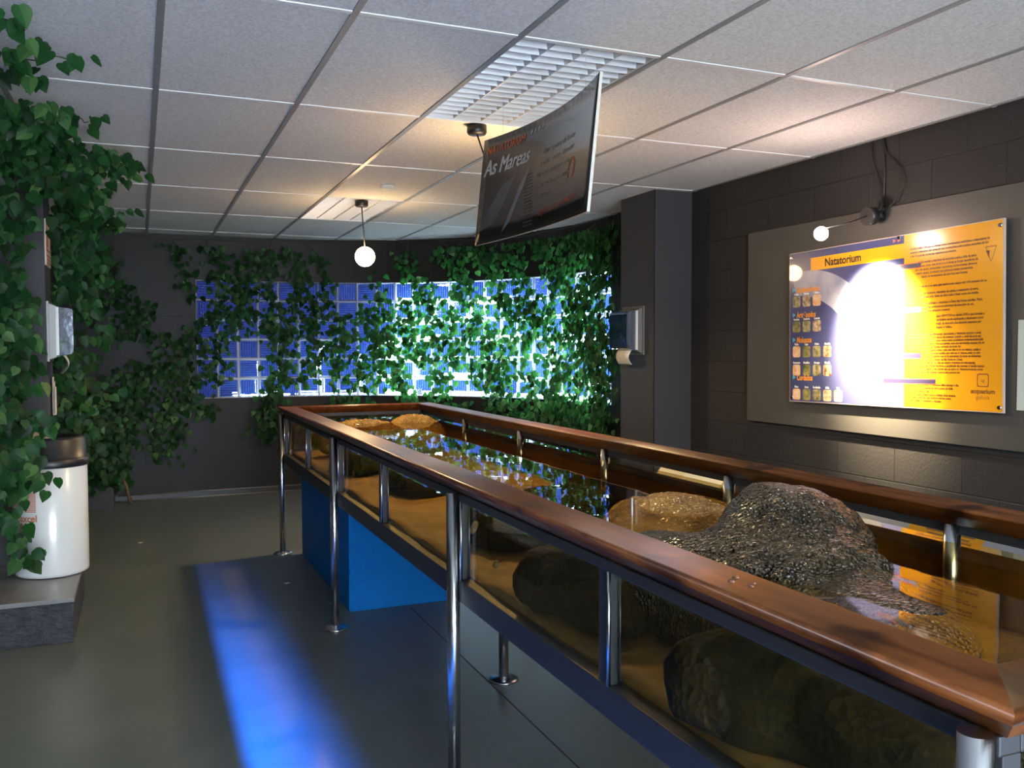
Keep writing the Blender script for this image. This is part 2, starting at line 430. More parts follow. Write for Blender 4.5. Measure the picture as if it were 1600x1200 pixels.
bm = new_bm()
for lo, hi in (((-1.4, 0), (-.5, CEIL)), ((2.1, 0), (4.2, CEIL)), ((-.5, 2.3), (2.1, CEIL))): add_box(bm, (lo[0], -2.6, lo[1]), (hi[0], -2.45, hi[1]))
struct('wall_back', bm, M_SMOOTH)

# glass block window
win = bpy.data.objects.new('window_1', None); COL.objects.link(win); win.location = (WX0, WY0, ZB); win['kind'] = 'structure'
bm = new_bm(); uv = bm.loops.layers.uv.new('UVMap'); J = .006
RH = (ZT-ZB)/NROW
rng = random.Random(3)
for i in range(NCOL):
    for j in range(NROW):
        sa, sb = i*PITCH+J, (i+1)*PITCH-J; za, zb = ZB+j*RH+J, ZB+(j+1)*RH-J
        def P(s, z, o):
            p, d, n = wall_at(s); return p + n*o + Vector((0, 0, z))
        ed = .011
        o4 = [P(sa, za, -.02), P(sb, za, -.02), P(sb, zb, -.02), P(sa, zb, -.02)]
        i4 = [P(sa+ed, za+ed, -.006), P(sb-ed, za+ed, -.006), P(sb-ed, zb-ed, -.006), P(sa+ed, zb-ed, -.006)]
        vo = [bm.verts.new(p) for p in o4]; vi = [bm.verts.new(p) for p in i4]
        f = bm.faces.new(vi)
        hor = (i+j) % 2 if i < 9 else 0
        cr = [(0, 0), (1, 0), (1, 1), (0, 1)]
        if hor: cr = [(b, a) for a, b in cr]
        for lp, c in zip(f.loops, cr): lp[uv].uv = c
        for k in range(4):
            q = bm.faces.new((vo[k], vo[(k+1) % 4], vi[(k+1) % 4], vi[k])); q.material_index = 1
            for lp in q.loops: lp[uv].uv = (.5, .5)
M_RIM = mat_translucent('frosted_glass_rim', (.30, .32, .38), .6)
struct('glass_blocks', bm, [M_GBLOCK, M_RIM], win)
bm = new_bm()
def strip(s0, s1, z0, z1, oa, ob, n=1):
    for k in range(n):
        a = s0+(s1-s0)*k/n; b = s0+(s1-s0)*(k+1)/n
        pa, _, na = wall_at(a); pb, _, nb = wall_at(b)
        v = []
        for z in (z0, z1):
            for p, nn in ((pa, na), (pb, nb)):
                for o in (oa, ob): v.append(bm.verts.new(p+nn*o+Vector((0, 0, z))))
        for q in ((0, 1, 3, 2), (4, 6, 7, 5), (0, 4, 5, 1), (2, 3, 7, 6), (0, 2, 6, 4), (1, 5, 7, 3)): bm.faces.new([v[m] for m in q])
for i in range(NCOL+1): strip(i*PITCH-J, i*PITCH+J, ZB, ZT, -.03, -.014)
for j in range(NROW+1):
    for i in range(NCOL): strip(i*PITCH+J, (i+1)*PITCH-J, ZB+j*RH-(J if j else 0), ZB+j*RH+(J if j < NROW else 0), -.03, -.014)
struct('mortar_grid', bm, M_MORTAR, win)
bm = new_bm(); strip(-.05, NCOL*PITCH+.05, ZB-.08, ZT+.08, -.26, -.25, 40)
struct('backlight_panel', bm, M_BPANEL, win)
bm = new_bm(); rng = random.Random(11)
for j in range(0, NROW+1):
    s = 1.75 + rng.random()*.3
    while s < NCOL*PITCH-.1:
        L = .12 + rng.random()*.3; e = min(s+L, NCOL*PITCH-.06); z = ZB+j*RH + (.03 if j == 0 else -.03 if j == NROW else rng.uniform(-.012, .012))
        if not (j == NROW and rng.random() < .75):
            add_tube(bm, [wall_at(s)[0]-wall_at(s)[2]*.085+Vector((0, 0, z)), wall_at((s+e)/2)[0]-wall_at((s+e)/2)[2]*.085+Vector((0, 0, z)), wall_at(e)[0]-wall_at(e)[2]*.085+Vector((0, 0, z))], rng.choice((.014, .02, .03, .038)) if j < NROW else .006, 6)
        s = e + rng.random()*.22
for s, r_, z1 in ((1.21, .008, 1.55), (1.62, .004, 1.42), (.60, .003, 1.35)): add_tube(bm, [wall_at(s)[0]-wall_at(s)[2]*.085+Vector((0, 0, z)) for z in (1.02, 1.2, z1)], r_, 6)
for k in range(14):
    s = PITCH*rng.randint(9, 23); z = ZB+rng.uniform(.05, .95); add_tube(bm, [wall_at(s)[0]-wall_at(s)[2]*.085+Vector((0, 0, z+q)) for q in (0, .05, .12)], .007, 6)
for sa, sb in ((.35, .9), (1., 1.7)):
    add_tube(bm, [wall_at(s)[0]-wall_at(s)[2]*.085+Vector((0, 0, ZB+.02)) for s in (sa, (sa+sb)/2, sb)], .006, 6)
struct('backlight_glint_tubes', bm, M_BTUBE, win)  # tube lengths broken up and placed to make glints along the joints

# ------------------------------------------------------------------ ceiling lights
def ceiling_light(i, j, label):
    x0, x1 = .0865+.6*i+.013, .0865+.6*i+.587; y0, y1 = 2.9585+1.2*j+.013, 2.9585+1.2*j+1.187
    t = thing('ceiling_light', label, 'ceiling light', ((x0+x1)/2, (y0+y1)/2, CEIL), 'recessed louvred ceiling lights')
    bm = new_bm(); z0, z1 = CEIL, CEIL+.10
    add_poly(bm, [(x0, y0, z1), (x1, y0, z1), (x1, y1, z1), (x0, y1, z1)])
    for a, b in (((x0, y0), (x1, y0)), ((x1, y0), (x1, y1)), ((x1, y1), (x0, y1)), ((x0, y1), (x0, y0))):
        add_poly(bm, [(a[0], a[1], z0), (b[0], b[1], z0), (b[0], b[1], z1), (a[0], a[1], z1)])
    obj('housing', bm, M_HOUS, t)
    for k in range(4):
        bm = new_bm(); x = x0+(x1-x0)*(k+.5)/4; add_tube(bm, [(x, y0+.02, CEIL+.075), (x, y1-.02, CEIL+.075)], .013, 8)
        obj('fluorescent_tube', bm, M_TUBE, t)
    bm = new_bm()
    for k in range(1, 4):
        x = x0+(x1-x0)*k/4
        add_prism(bm, [(x-.017, y0, CEIL+.048), (x+.017, y0, CEIL+.048), (x+.002, y0, CEIL+.002), (x-.002, y0, CEIL+.002)], (0, y1-y0, 0))
    for xx in (x0+.002, x1-.002): add_box(bm, (xx-.002, y0, CEIL+.002), (xx+.002, y1, CEIL+.048))
    n = 16
    for k in range(n+1):
        y = y0+.012+(y1-y0-.024)*k/n
        add_prism(bm, [(x0, y-.011, CEIL+.046), (x0, y+.011, CEIL+.046), (x0, y+.0015, CEIL+.002), (x0, y-.0015, CEIL+.002)], (x1-x0, 0, 0))
    obj('louvre', bm, M_ALU, t)
    return t
ceiling_light(2, 0, 'recessed louvred ceiling light above the hanging banner, the nearer one')
ceiling_light(2, 3, 'recessed louvred ceiling light above the glowing globe lamp, far end of the room')

bm = new_bm(); add_lathe(bm, [(0, 0), (.05, 0), (.052, -.012), (.04, -.026), (0, -.028)], (1.603, 5.985, CEIL), 24)
tag(obj('smoke_detector', bm, M_DISCW, loc=(1.603, 5.985, CEIL)), 'small round white smoke detector on the ceiling tiles', 'smoke detector')

# ------------------------------------------------------------------ pendant lamps
def pendant(p, sway, label):
    t = thing('pendant_lamp', label, 'lamp', (p[0], p[1], CEIL), 'globe pendant lamps over the tank')
    bm = new_bm(); add_lathe(bm, [(0, 0), (.05, 0), (.05, -.035), (.044, -.045), (0, -.046)], (p[0], p[1], CEIL-.004), 28); obj('canopy', bm, M_BLACK, t)
    zb = 2.178; bx = p[0]+sway
    bm = new_bm(); add_tube(bm, [(p[0], p[1], CEIL-.045), (p[0]+sway*.45, p[1], 2.42), (bx, p[1], zb+.06)], .0045, 8); obj('cord', bm, M_BLACK, t)
    bm = new_bm(); bmesh.ops.create_uvsphere(bm, u_segments=28, v_segments=16, radius=.075)
    for v in bm.verts: v.co += Vector((bx, p[1], zb))
    for f in bm.faces: f.smooth = True
    obj('globe', bm, M_GLOBE, t)
    return t
pendant((1.576, 6.65), .022, 'lit globe pendant lamp hanging before the glass blocks, fully in view')
pendant((1.587, 4.198), .115, 'pendant lamp with black canopy beside the near ceiling light, globe behind the banner')

# ------------------------------------------------------------------ hanging banner
t = thing('hanging_banner', 'dark curved banner titled As Mareas hanging under the near ceiling light', 'banner', (1.5, 3.3, 2.45))
BW, BH = 1.12, .49
def ban(u, v, o=0.):
    """u 0..1 from the far edge to the near edge, v 0..1 from bottom to top, o towards the viewer side"""
    bul = .075*v + .03*(1-v)
    x = 1.452 + .052*v + bul*4*u*(1-u) - o
    y = 3.876 - BW*u
    return Vector((x, y, 1.957 + (BH+.001)*v))
NU = 24
def ban_grid(bm, o0, o1, mi_front, mi_edge):
    fr = [[bm.verts.new(ban(i/NU, j/6, o0)) for j in range(7)] for i in range(NU+1)]
    bk = [[bm.verts.new(ban(i/NU, j/6, o1)) for j in range(7)] for i in range(NU+1)]
    for i in range(NU):
        for j in range(6):
            f = bm.faces.new((fr[i][j], fr[i+1][j], fr[i+1][j+1], fr[i][j+1])); f.material_index = mi_front; f.smooth = True
            f = bm.faces.new((bk[i][j], bk[i][j+1], bk[i+1][j+1], bk[i+1][j])); f.material_index = mi_front; f.smooth = True
    for i in range(NU):
        for j in (0, 6):
            f = bm.faces.new((fr[i][j], bk[i][j], bk[i+1][j], fr[i+1][j])); f.material_index = mi_edge
    for j in range(6):
        for i in (0, NU):
            f = bm.faces.new((fr[i][j], fr[i][j+1], bk[i][j+1], bk[i][j])); f.material_index = mi_edge
bm = new_bm(); ban_grid(bm, 0, -.012, 0, 1); obj('panel', bm, [M_BANNER, M_FOAM], t)
def ban_map(bm, n0, o=.0009):
    """bend flat artwork (x 0..BW, y 0..BH) onto the banner"""
    bm.verts.ensure_lookup_table()
    for v in bm.verts[n0:]:
        v.co = ban(v.co.x/BW, v.co.y/BH, o + v.co.z)
I4 = Matrix.Identity(4)
def T(x, y, rot=0.): return Matrix.Translation((x, y, 0)) @ Matrix.Rotation(rot, 4, 'Z')
bm = new_bm()
for q in range(3): text_bm(bm, 'NATATORIUM', .052, T(.03+.0018*q, .415), 0, lift=.0001*q, bold=0., xscale=.95, res=4)
ban_map(bm, 0); obj('heading', bm, M_TXTO, t, fix=False, label='orange heading lettering')
bm = new_bm()
for q in range(4): text_bm(bm, 'As Mareas', .102, T(.022+.0026*q, .315+.001*(q % 2)), 0, lift=.0001*q, bold=0., xscale=.92, shear=.2, res=4)
ban_map(bm, 0); obj('title', bm, M_TXTW, t, fix=False, label='pale title lettering')
for k in range(4):
    bm = new_bm(); x = .40+k*.035; add_poly(bm, [(x, .43, 0), (x+.016, .445, 0), (x, .46, 0)]); ban_map(bm, 0); obj('arrow_mark', bm, M_TXTW, t, fix=False)
for k, s in enumerate(['Unir os mares da lúa nas', 'e baixa a marea, descubrir', 'os seus nomes para aloxar', 'rápido das especies expos', 'representadas']):
    bm = new_bm(); text_bm(bm, s, .034, T(.56-.012*k, .32-.047*k), 0, xscale=.95, shear=.25, res=2)
    ban_map(bm, 0); obj('text_line', bm, M_TXTG, t, fix=False, label='dim grey line of lettering')
bm = new_bm(); text_bm(bm, 'especies representadas', .040, T(.62, .055, .05), 0, shear=.25)
ban_map(bm, 0); obj('footer_line', bm, M_TXTO, t, fix=False, label='dull orange footer lettering')
bm = new_bm()
for q in range(14):
    a0, a1 = math.radians(-60+q*20), math.radians(-40+q*20)
    add_poly(bm, [(.90+.035*math.cos(a0), .19+.05*math.sin(a0), 0), (.90+.035*math.cos(a1), .19+.05*math.sin(a1), 0), (.90+.024*math.cos(a1), .19+.038*math.sin(a1), 0), (.90+.024*math.cos(a0), .19+.038*math.sin(a0), 0)])
bmesh.ops.remove_doubles(bm, verts=bm.verts[:], dist=1e-5)
ban_map(bm, 0); obj('emblem', bm, M_TXTO, t, fix=False, label='dull orange curled emblem')
bm = new_bm()
add_poly(bm, [(.26, .03, 0), (.33, .14, 0), (.37, .22, 0), (.455, .30, 0), (.42, .22, 0), (.37, .14, 0), (.33, .07, 0)])
bmesh.ops.triangulate(bm, faces=bm.faces[:]); bmesh.ops.subdivide_edges(bm, edges=bm.edges[:], cuts=5, use_grid_fill=True); ban_map(bm, 0); obj('wave_picture', bm, M_WAVE, t, fix=False)
bm = new_bm()
add_poly(bm, [(.03, .06, 0), (.10, .15, 0), (.20, .25, 0), (.33, .285, 0), (.27, .2, 0), (.22, .13, 0), (.17, .08, 0)])
bmesh.ops.triangulate(bm, faces=bm.faces[:]); bmesh.ops.subdivide_edges(bm, edges=bm.edges[:], cuts=5, use_grid_fill=True); ban_map(bm, 0, .0007); obj('wave_picture', bm, M_WAVED, t, fix=False)
bm = new_bm()
for a in range(8):
    for b in range(16):
        x = .42+.011*a-.006*b+.07; y = .03+.015*b; s = .0028
        add_poly(bm, [(x-s, y-s, 0), (x+s, y-s, 0), (x+s, y+s, 0), (x-s, y+s, 0)])
ban_map(bm, 0); obj('dot_pattern', bm, M_DOT, t, fix=False)
for u in (.12, .82):
    p = ban(u, 1, -.006); bm = new_bm(); add_tube(bm, [p, (p.x, p.y, CEIL-.001)], .0009, 5); obj('thread', bm, M_THREAD, t)

# ------------------------------------------------------------------ right wall: board, poster, lamp, notice
bm = new_bm(); add_box(bm, (3.682, 1.2, 1.0), (XR-.001, 4.73, 2.222), bev=.002)
tag(obj('backing_board', bm, M_BOARD, loc=(3.696, 2.9, 1.0)), 'large grey painted board fixed to the block wall behind the poster', 'board')

PW, PH = 1.445, .895
t = thing('information_poster', 'glossy blue and orange poster with species pictures on the right wall', 'poster', (3.655, 3.56, 1.152))
MP = Matrix.Translation((3.652, 4.282, 1.150)) @ Matrix(((0, 0, -1, 0), (-1, 0, 0, 0), (0, 1, 0, 0), (0, 0, 0, 1))) @ Matrix.Rotation(math.radians(.9), 4, 'Z')
SPL = .873
def quad(bm, x0, y0, x1, y1, z=.001, mi=0):
    add_poly(bm, [MP @ Vector((x0, y0, z)), MP @ Vector((x1, y0, z)), MP @ Vector((x1, y1, z)), MP @ Vector((x0, y1, z))], mi)
bm = new_bm(); add_box(bm, (0, 0, -.012), (PW, PH, 0), 0, MP); obj('panel', bm, M_PEDGE, t)
bm = new_bm(); quad(bm, .004, .004, SPL, PH-.004, .0006); obj('blue_field', bm, M_PBLUE, t, fix=False)
bm = new_bm(); quad(bm, SPL, .004, PW-.006, PH-.004, .0006); quad(bm, .185, .775, SPL, .85, .0009); obj('orange_field', bm, M_PORANGE, t, fix=False)
# pale arc picture
bm = new_bm(); n = 28
oc = (.16, .20, .58, .58)
for k in range(n):
    a0, a1 = math.radians(108-128*k/n), math.radians(108-128*(k+1)/n)
    def op(a, f): return MP @ Vector((oc[0]+oc[2]*math.cos(a)*f, oc[1]+oc[3]*math.sin(a)*f, .0009))
    g0, g1 = .78-.10*math.sin(PI*k/n), .78-.10*math.sin(PI*(k+1)/n)
    if op(a0, 1).y > 4.28 - .006: continue
    add_poly(bm, [op(a0, g0), op(a1, g1), op(a1, 1), op(a0, 1)])
obj('pale_arc', bm, M_PPALE, t, fix=False)
bm = new_bm()
text_bm(bm, 'Natatorium', .062, MP @ T(.30, .792), 0, bold=.002, xscale=.95, lift=.0013, res=4)
obj('title', bm, M_PBLACK, t, fix=False)
for x in (.80, .83):
    bm = new_bm(); add_poly(bm, [MP @ Vector((x, .862, .001)), MP @ Vector((x+.02, .871, .001)), MP @ Vector((x, .88, .001))]); obj('red_arrow', bm, M_PRED, t, fix=False)
for y, x1 in ((.715, .11), (.49, .11), (.255, .11), (.125, .20)):
    bm = new_bm(); quad(bm, SPL-.14, y-.001, SPL+x1, y+.028, .0010); obj('bar_outline', bm, M_PRED, t, fix=False)
    bm = new_bm(); quad(bm, SPL-.138, y+.003, SPL+x1-.003, y+.024, .0013); obj('dark_bar', bm, M_PDARK, t, fix=False)
# species sections
SEC = [(.655, 'Equinodermos', [(.605, ['Ourizo', 'Estrela', 'Ofiura'])]), (.505, 'Artrópodos', [(.455, ['Percebe', 'Camarón', 'Centola'])]),
       (.355, 'Moluscos', [(.305, ['Vieira', 'Lapa', 'Ostra', 'Ameixa']), (.195, ['Caramuxo', 'Mexillón', 'Croque', 'Navalla'])]), (.13, 'Cordados', [(.05, ['Pinto', 'Serra', 'Rodaballo', 'Solla', 'Raia'])])]
M_PIC = [pbr('species_picture', a, .3, coat=.5, col2=b, nscale=s) for a, b, s in
         (((.05, .05, .015), (.5, .42, .2), 28), ((.62, .5, .3), (.12, .04, .01), 34), ((.7, .3, .08), (.75, .6, .4), 30), ((.02, .06, .02), (.4, .3, .1), 22))]
M_PHEAD = pbr('poster_heading', (.7, .26, .02), .35); k = 0
for y, head, rows in SEC:
    bmt = new_bm(); add_poly(bmt, [MP @ Vector((.030, y+.002, .001)), MP @ Vector((.056, y+.017, .001)), MP @ Vector((.030, y+.032, .001))]); obj('arrow_mark', bmt, M_PCYAN, t, fix=False)
    bmh = new_bm(); text_bm(bmh, head, .046, MP @ T(.066, y), 0, bold=.002, xscale=.72, lift=.0012, res=3); obj('section_heading', bmh, M_PHEAD, t, fix=False)
    for yy, caps in rows:
        for c, s in enumerate(caps):
            x = .030 + c*.086; w = .066; b = new_bm()
            y0 = yy-.038; y1 = yy+.028; r = .012; pts = []
            for cx, cy, a0 in ((x+w-r, y1-r, 0), (x+r, y1-r, 90), (x+r, y0+r, 180), (x+w-r, y0+r, 270)):
                for q in range(4): pts.append(MP @ Vector((cx+r*math.cos(math.radians(a0+30*q)), cy+r*math.sin(math.radians(a0+30*q)), .0011)))
            add_poly(b, pts); obj('species_picture', b, M_PIC[k % 4], t, fix=False); k += 1
            bmc = new_bm(); text_bm(bmc, s, .018, MP @ T(x+w/2, y1+.006), 0, align='CENTER', bold=.0008, xscale=.85, lift=.0012); obj('caption', bmc, M_PWHITE, t, fix=False)
# right hand columns of text
TX = [(.040, .822, 'As fotografías reflicten as mareas como movementos periódicos e alternativos de', 0),
 (.040, .802, 'ascenso e descenso das augas do mar producidos polas accións atractivas do Sol', 0), (.040, .782, 'e da Lúa que fan as mareas levantarse ao inverno.', 0),
 (.09, .744, 'A Lúa mantén a súa forza de atracción sobre a bóla da terra', 0), (.075, .724, 'que o seu punto, esta forza é máis forte; as forzas centrífugas do', 0), (.07, .704, 'xiro ven sendo, predominan e provocan novos lugares. Segue ao', 0),
 (.075, .684, 'mesmo tempo, producen nos polígonos zonas concéntricas', 0), (.11, .664, 'dando os movementos da auga nos seus lugares.', 0),
 (.09, .612, 'As mareas é un tema que desde moito tempo atrás foi obxecto de Le-', 0),
 (.10, .574, 'así, por exemplo, mandaban de peixes e vexetación da terra,', 0), (.10, .554, 'as mareas unha fluíde da calor solar a facer como do mundo.', 0),
 (.12, .518, 'estes atribuían o fenómeno a Deus das forzas mariñas. Plinio,', 0), (.09, .498, 'que as mareas producíanse pola forza de atracción do sol,', 0), (.08, .478, 'pasando os anos seguindo a mesma.', 0),
 (.20, .446, 'Isaac NEWTON no século XVII o que formula a', 0), (.20, .426, 'verdadeira teoría explicando o fenómeno como', 0), (.20, .406, 'froito da atracción dos factores expostos por', 0), (.20, .386, 'Kepler e Galileo.', 0),
 (.045, .350, 'Nas mareas temos que diferenciar claramente, a baixamar (cando o nivel', 0), (.045, .333, 'de auga é o seu punto máis baixo) da preamar (cando o nivel de auga está', 0), (.045, .316, 'no punto máis alto). Tanto unha como outra sucédense cotianamente cada', 0),
 (.045, .299, 'día en cada zona do globo. Para as mareas, non son en moitas mareas iso en', 0), (.045, .282, 'lugares, as vertentes son moitas segundo factores do:', 0),
 (.075, .265, 'As mareas dun mesmo lugar, cada seis días máis ou menos, cunha a', 0), (.075, .248, 'preamar cara a baixamar acadan uns valores máximos, mais os des-', 0), (.075, .231, 'contos nos que os valores son máis extremos do lugar se observan:', 0),
 (.095, .214, 'MAREAS VIVAS (saltos de lúa Nova ou Chea)', 0), (.095, .197, 'MAREAS MORTAS (lúa en cuarto crecente ou minguante)', 0),
 (.075, .180, 'As mareas de lugares distintos, a amplitude das mareas é tamén especí-', 0), (.075, .163, 'fica, así en Galicia pode chegar ata os catro m. Noutros lugares como', 0), (.075, .146, 'o Mediterráneo apenas chega a uns poucos cm.', 0),
 (.045, .098, 'Como por exemplo prodúcense dúas mareas ó día,', 0), (.045, .081, 'así en noutros lugares da terra como na India', 0), (.045, .064, 'só unha marea ó día.', 0),
 (.045, .016, 'de Rosalía e Xunqueira a distinta.', 0), (.045, .032, 'Unidos, mentres que noutros lugares como', 0), (.045, .047, 'Como resta e física como a inflúen dous ensaios', 0)]
def yy_(y): return y*.93 + .045 if y > .12 else y + .02
for x, y, s, _ in TX:
    bm = new_bm(); text_bm(bm, s, .0165, MP @ T(SPL+x, yy_(y)), 0, bold=.0006, xscale=.84, lift=.0012, res=2); obj('text_line', bm, M_PINK, t, fix=False)
# triangle, emblem
bm = new_bm()
def ring(bm, pts, wd):
    c = Vector((sum(p[0] for p in pts)/len(pts), sum(p[1] for p in pts)/len(pts)))
    inn = [c + (Vector(p)-c)*(1-wd) for p in pts]; m = len(pts)
    for q in range(m):
        a, b2 = pts[q], pts[(q+1) % m]; c1, d1 = inn[(q+1) % m], inn[q]
        add_poly(bm, [MP @ Vector((*v, .0012)) for v in (a, b2, c1, d1)])
ring(bm, [(SPL+.475, .775), (SPL+.535, .775), (SPL+.505, .70)], .12)
add_poly(bm, [MP @ Vector((*v, .0013)) for v in ((SPL+.478, .756), (SPL+.498, .756), (SPL+.494, .722))])
obj('triangle_mark', bm, M_PINK, t, fix=False)
bm = new_bm(); cx, cy = SPL+.465, .15; r = .03; pts = []
for dx, dy, a0 in ((1, 1, 0), (-1, 1, 90), (-1, -1, 180), (1, -1, 270)):
    for q in range(4): pts.append((cx+dx*.022+.009*math.cos(math.radians(a0+30*q)), cy+dy*.022+.009*math.sin(math.radians(a0+30*q))))
ring(bm, pts, .12)
text_bm(bm, 'ag', .022, MP @ T(cx, cy-.008), 0, align='CENTER', lift=.0012)
obj('emblem', bm, pbr('emblem_print', (.15, .03, .03), .4), t, fix=False); bm = new_bm()
text_bm(bm, 'acquarium', .031, MP @ T(cx, .088), 0, align='CENTER', bold=.0008, lift=.0012, res=3)
text_bm(bm, 'galicia', .031, MP @ T(cx, .060), 0, align='CENTER', bold=-.0003, lift=.0012)
obj('name_lettering', bm, M_PINK, t, fix=False)
for x, y in ((.02, PH-.03), (PW-.02, PH-.03), (.02, .025), (PW-.02, .025), (.84, PH-.012)):
    bm = new_bm(); add_tube(bm, [MP @ Vector((x, y, -.030)), MP @ Vector((x, y, .005))], .009, 12); obj('standoff_screw', bm, M_CHROME, t)

t = thing('picture_lamp', 'picture lamp with glowing bulb on a thin arm above the poster', 'lamp', (XR, 3.606, 2.173))
bm = new_bm(); add_tube(bm, [(XR, 3.606, 2.183), (3.62, 3.606, 2.180)], .03, 16); add_tube(bm, [(3.622, 3.606, 2.178), (3.575, 3.606, 2.174)], .047, 24); obj('mount', bm, M_BLACK, t)
bm = new_bm(); add_tube(bm, [(3.575, 3.606, 2.174), (3.46, 3.608, 2.135), (3.30, 3.61, 2.098)], .004, 8); obj('arm', bm, M_BLACK, t)
bm = new_bm(); bmesh.ops.create_uvsphere(bm, u_segments=20, v_segments=12, radius=.036)
for v in bm.verts: v.co += Vector((3.273, 3.61, 2.068))
for f in bm.faces: f.smooth = True
obj('bulb', bm, M_BULB, t)
for pts in ([(3.703, 3.70, CEIL), (3.70, 3.695, 2.50), (3.70, 3.645, 2.38), (3.68, 3.60, 2.24), (3.66, 3.606, 2.20)],
            [(3.703, 3.62, CEIL), (3.70, 3.60, 2.52), (3.698, 3.50, 2.42), (3.69, 3.47, 2.33), (3.68, 3.52, 2.24), (3.66, 3.59, 2.19)],
            [(3.704, 3.615, CEIL), (3.704, 3.612, 2.45), (3.70, 3.608, 2.21)]):
    bm = new_bm(); add_tube(bm, pts, .0045, 6); obj('cable', bm, M_BLACK, t)

bm = new_bm(); add_box(bm, (3.676, 2.50, 1.19), (3.682, 2.79, 1.60)); 
tag(obj('paper_notice', bm, pbr('notice_paper', (.5, .56, .5), .6), loc=(3.68, 2.65, 1.19)), 'pale paper sheet at the right edge, beside the poster', 'notice')

# ------------------------------------------------------------------ paper towel dispensers
def dispenser(x, sgn, y0, y1, zc, label):
    """x wall face, sgn protruding direction"""
    t = thing('mounted_towel_dispenser', label, 'paper dispenser', (x, (y0+y1)/2, zc-.17), 'chrome paper towel dispensers')
    bm = new_bm(); add_box(bm, sorted2((x, y0-.02, zc-.178), (x+sgn*.012, y1+.02, zc+.178))[0], sorted2((x, y0-.02, zc-.178), (x+sgn*.012, y1+.02, zc+.178))[1]); obj('back_plate', bm, M_GREYMETAL, t)
    bm = new_bm()
    add_prism(bm, [(x+sgn*.012, y0, zc-.165), (x+sgn*.05, y0, zc-.15), (x+sgn*.05, y0, zc+.15), (x+sgn*.012, y0, zc+.165)], (0, y1-y0, 0)); obj('body', bm, M_GREYMETAL, t)
    bm = new_bm()
    prof = [(.05, -.146), (.052, .146), (.085, .142), (.115, .138), (.135, .131), (.138, .118), (.138, -.118), (.130, -.132), (.10, -.140)]
    add_prism(bm, [(x+sgn*a, y0+.004, zc+b) for a, b in prof], (0, y1-y0-.008, 0))
    obj('chrome_cover', bm, M_CHROME, t, label='mirror polished chrome cover')
    bm = new_bm(); add_box(bm, *sorted2((x+sgn*.047, y0-.004, zc-.142), (x+sgn*.062, y1+.004, zc+.145))); obj('edge_shine', bm, M_PWHITE, t, label='chrome cover edge with its shine painted white')  # white strip paints the shine along the chrome edge
    # towel curling out below
    bm = new_bm(); N = 12; prev = None
    ym = (y0+y1)/2
    for k in range(N+1):
        q = k/N; xx = x+sgn*(.075 + .030*math.sin(q*3.0) - .012*q); zz = zc-.135-.115*q
        cur = [bm.verts.new((xx+sgn*.012*math.sin(w*4+q*2), y0+.02+(y1-y0-.04)*w, zz)) for w in (0, .25, .5, .75, 1)]
        if prev:
            for a in range(4): bm.faces.new((prev[a], prev[a+1], cur[a+1], cur[a])).smooth = True
        prev = cur
    o = obj('paper_towel', bm, M_PAPER, t); m = o.modifiers.new('s', 'SOLIDIFY'); m.thickness = .002
    return t
def sorted2(a, b): return tuple(min(p, q) for p, q in zip(a, b)), tuple(max(p, q) for p, q in zip(a, b))
dispenser(3.40, -1, 5.57, 5.83, 1.605, 'chrome paper towel dispenser on the right hand pillar beside the ivy')
dl = dispenser(-.5, 1, 5.86, 6.10, 1.585, 'chrome paper towel dispenser on the left pillar with towel curling out')
bm = new_bm(); 
for k in range(3): add_box(bm, (-.49+.006*k, 5.99, 1.08+.0*k), (-.488+.006*k, 6.09, 1.31-.03*k))
obj('paper_strip', bm, M_PAPER, dl)

t = thing('sign_plate', 'narrow cream sign with orange frame on the left pillar side', 'sign', (-.5, 5.985, 1.98))
bm = new_bm(); add_box(bm, (-.5, 5.835, 1.975), (-.492, 6.12, 2.245)); obj('plate', bm, M_CREAM, t)
bm = new_bm()
for lo, hi in (((5.87, 2.06), (5.885, 2.225)), ((6.07, 2.06), (6.085, 2.225)), ((5.87, 2.06), (6.085, 2.072)), ((5.87, 2.213), (6.085, 2.225)), ((5.885, 2.085), (5.95, 2.2)),
               ((5.87, 2.028), (6.085, 2.04)), ((5.87, 2.008), (6.085, 2.018)), ((5.87, 1.988), (6.085, 1.998))):
    add_box(bm, (-.493, lo[0], lo[1]), (-.4905, hi[0], hi[1]))
obj('frame_print', bm, M_ORED, t)

# ------------------------------------------------------------------ bin on its plinth, planter
t = thing('stone_plinth', 'dark rough slate plinth under the white bin', 'plinth', (-.75, 5.3, 0))
bm = new_bm(); add_box(bm, (-1.195, 4.912, 0), (-.33, 5.79, .205), bev=.004); obj('block', bm, M_STONE, t)
bm = new_bm(); add_box(bm, (-1.195, 4.905, .205), (-.325, 5.79, .229), bev=.003); obj('top_slab', bm, M_SLAB, t, label='smooth grey slate top')

bc = (-.472, 5.525); R = .188
t = thing('litter_bin', 'white cylindrical litter bin with black lid on the slate plinth', 'bin', (bc[0], bc[1], .229))
bm = new_bm(); add_lathe(bm, [(0, .0), (R-.012, 0), (R-.003, .006), (R, .02), (R, .625), (R-.006, .63), (R-.012, .628), (R-.012, .02), (0, .018)], (bc[0], bc[1], .232), 48); obj('body', bm, M_WHITE, t)
bm = new_bm(); add_lathe(bm, [(R+.006, .600), (R+.010, .608), (R+.010, .64), (R+.002, .648), (R-.004, .652), (R-.008, .748), (R-.018, .762), (R-.03, .764), (R-.05, .735), (R-.055, .70), (0, .69)], (bc[0], bc[1], .232), 48); obj('lid', bm, M_BLACK, t)
bm = new_bm(); add_prism(bm, [(bc[0]-.11, bc[1]-.10, .985), (bc[0]+.03, bc[1]-.125, .985), (bc[0]-.005, bc[1]+.0, 1.012), (bc[0]-.09, bc[1]-.02, 1.01)], (0, .003, .012))
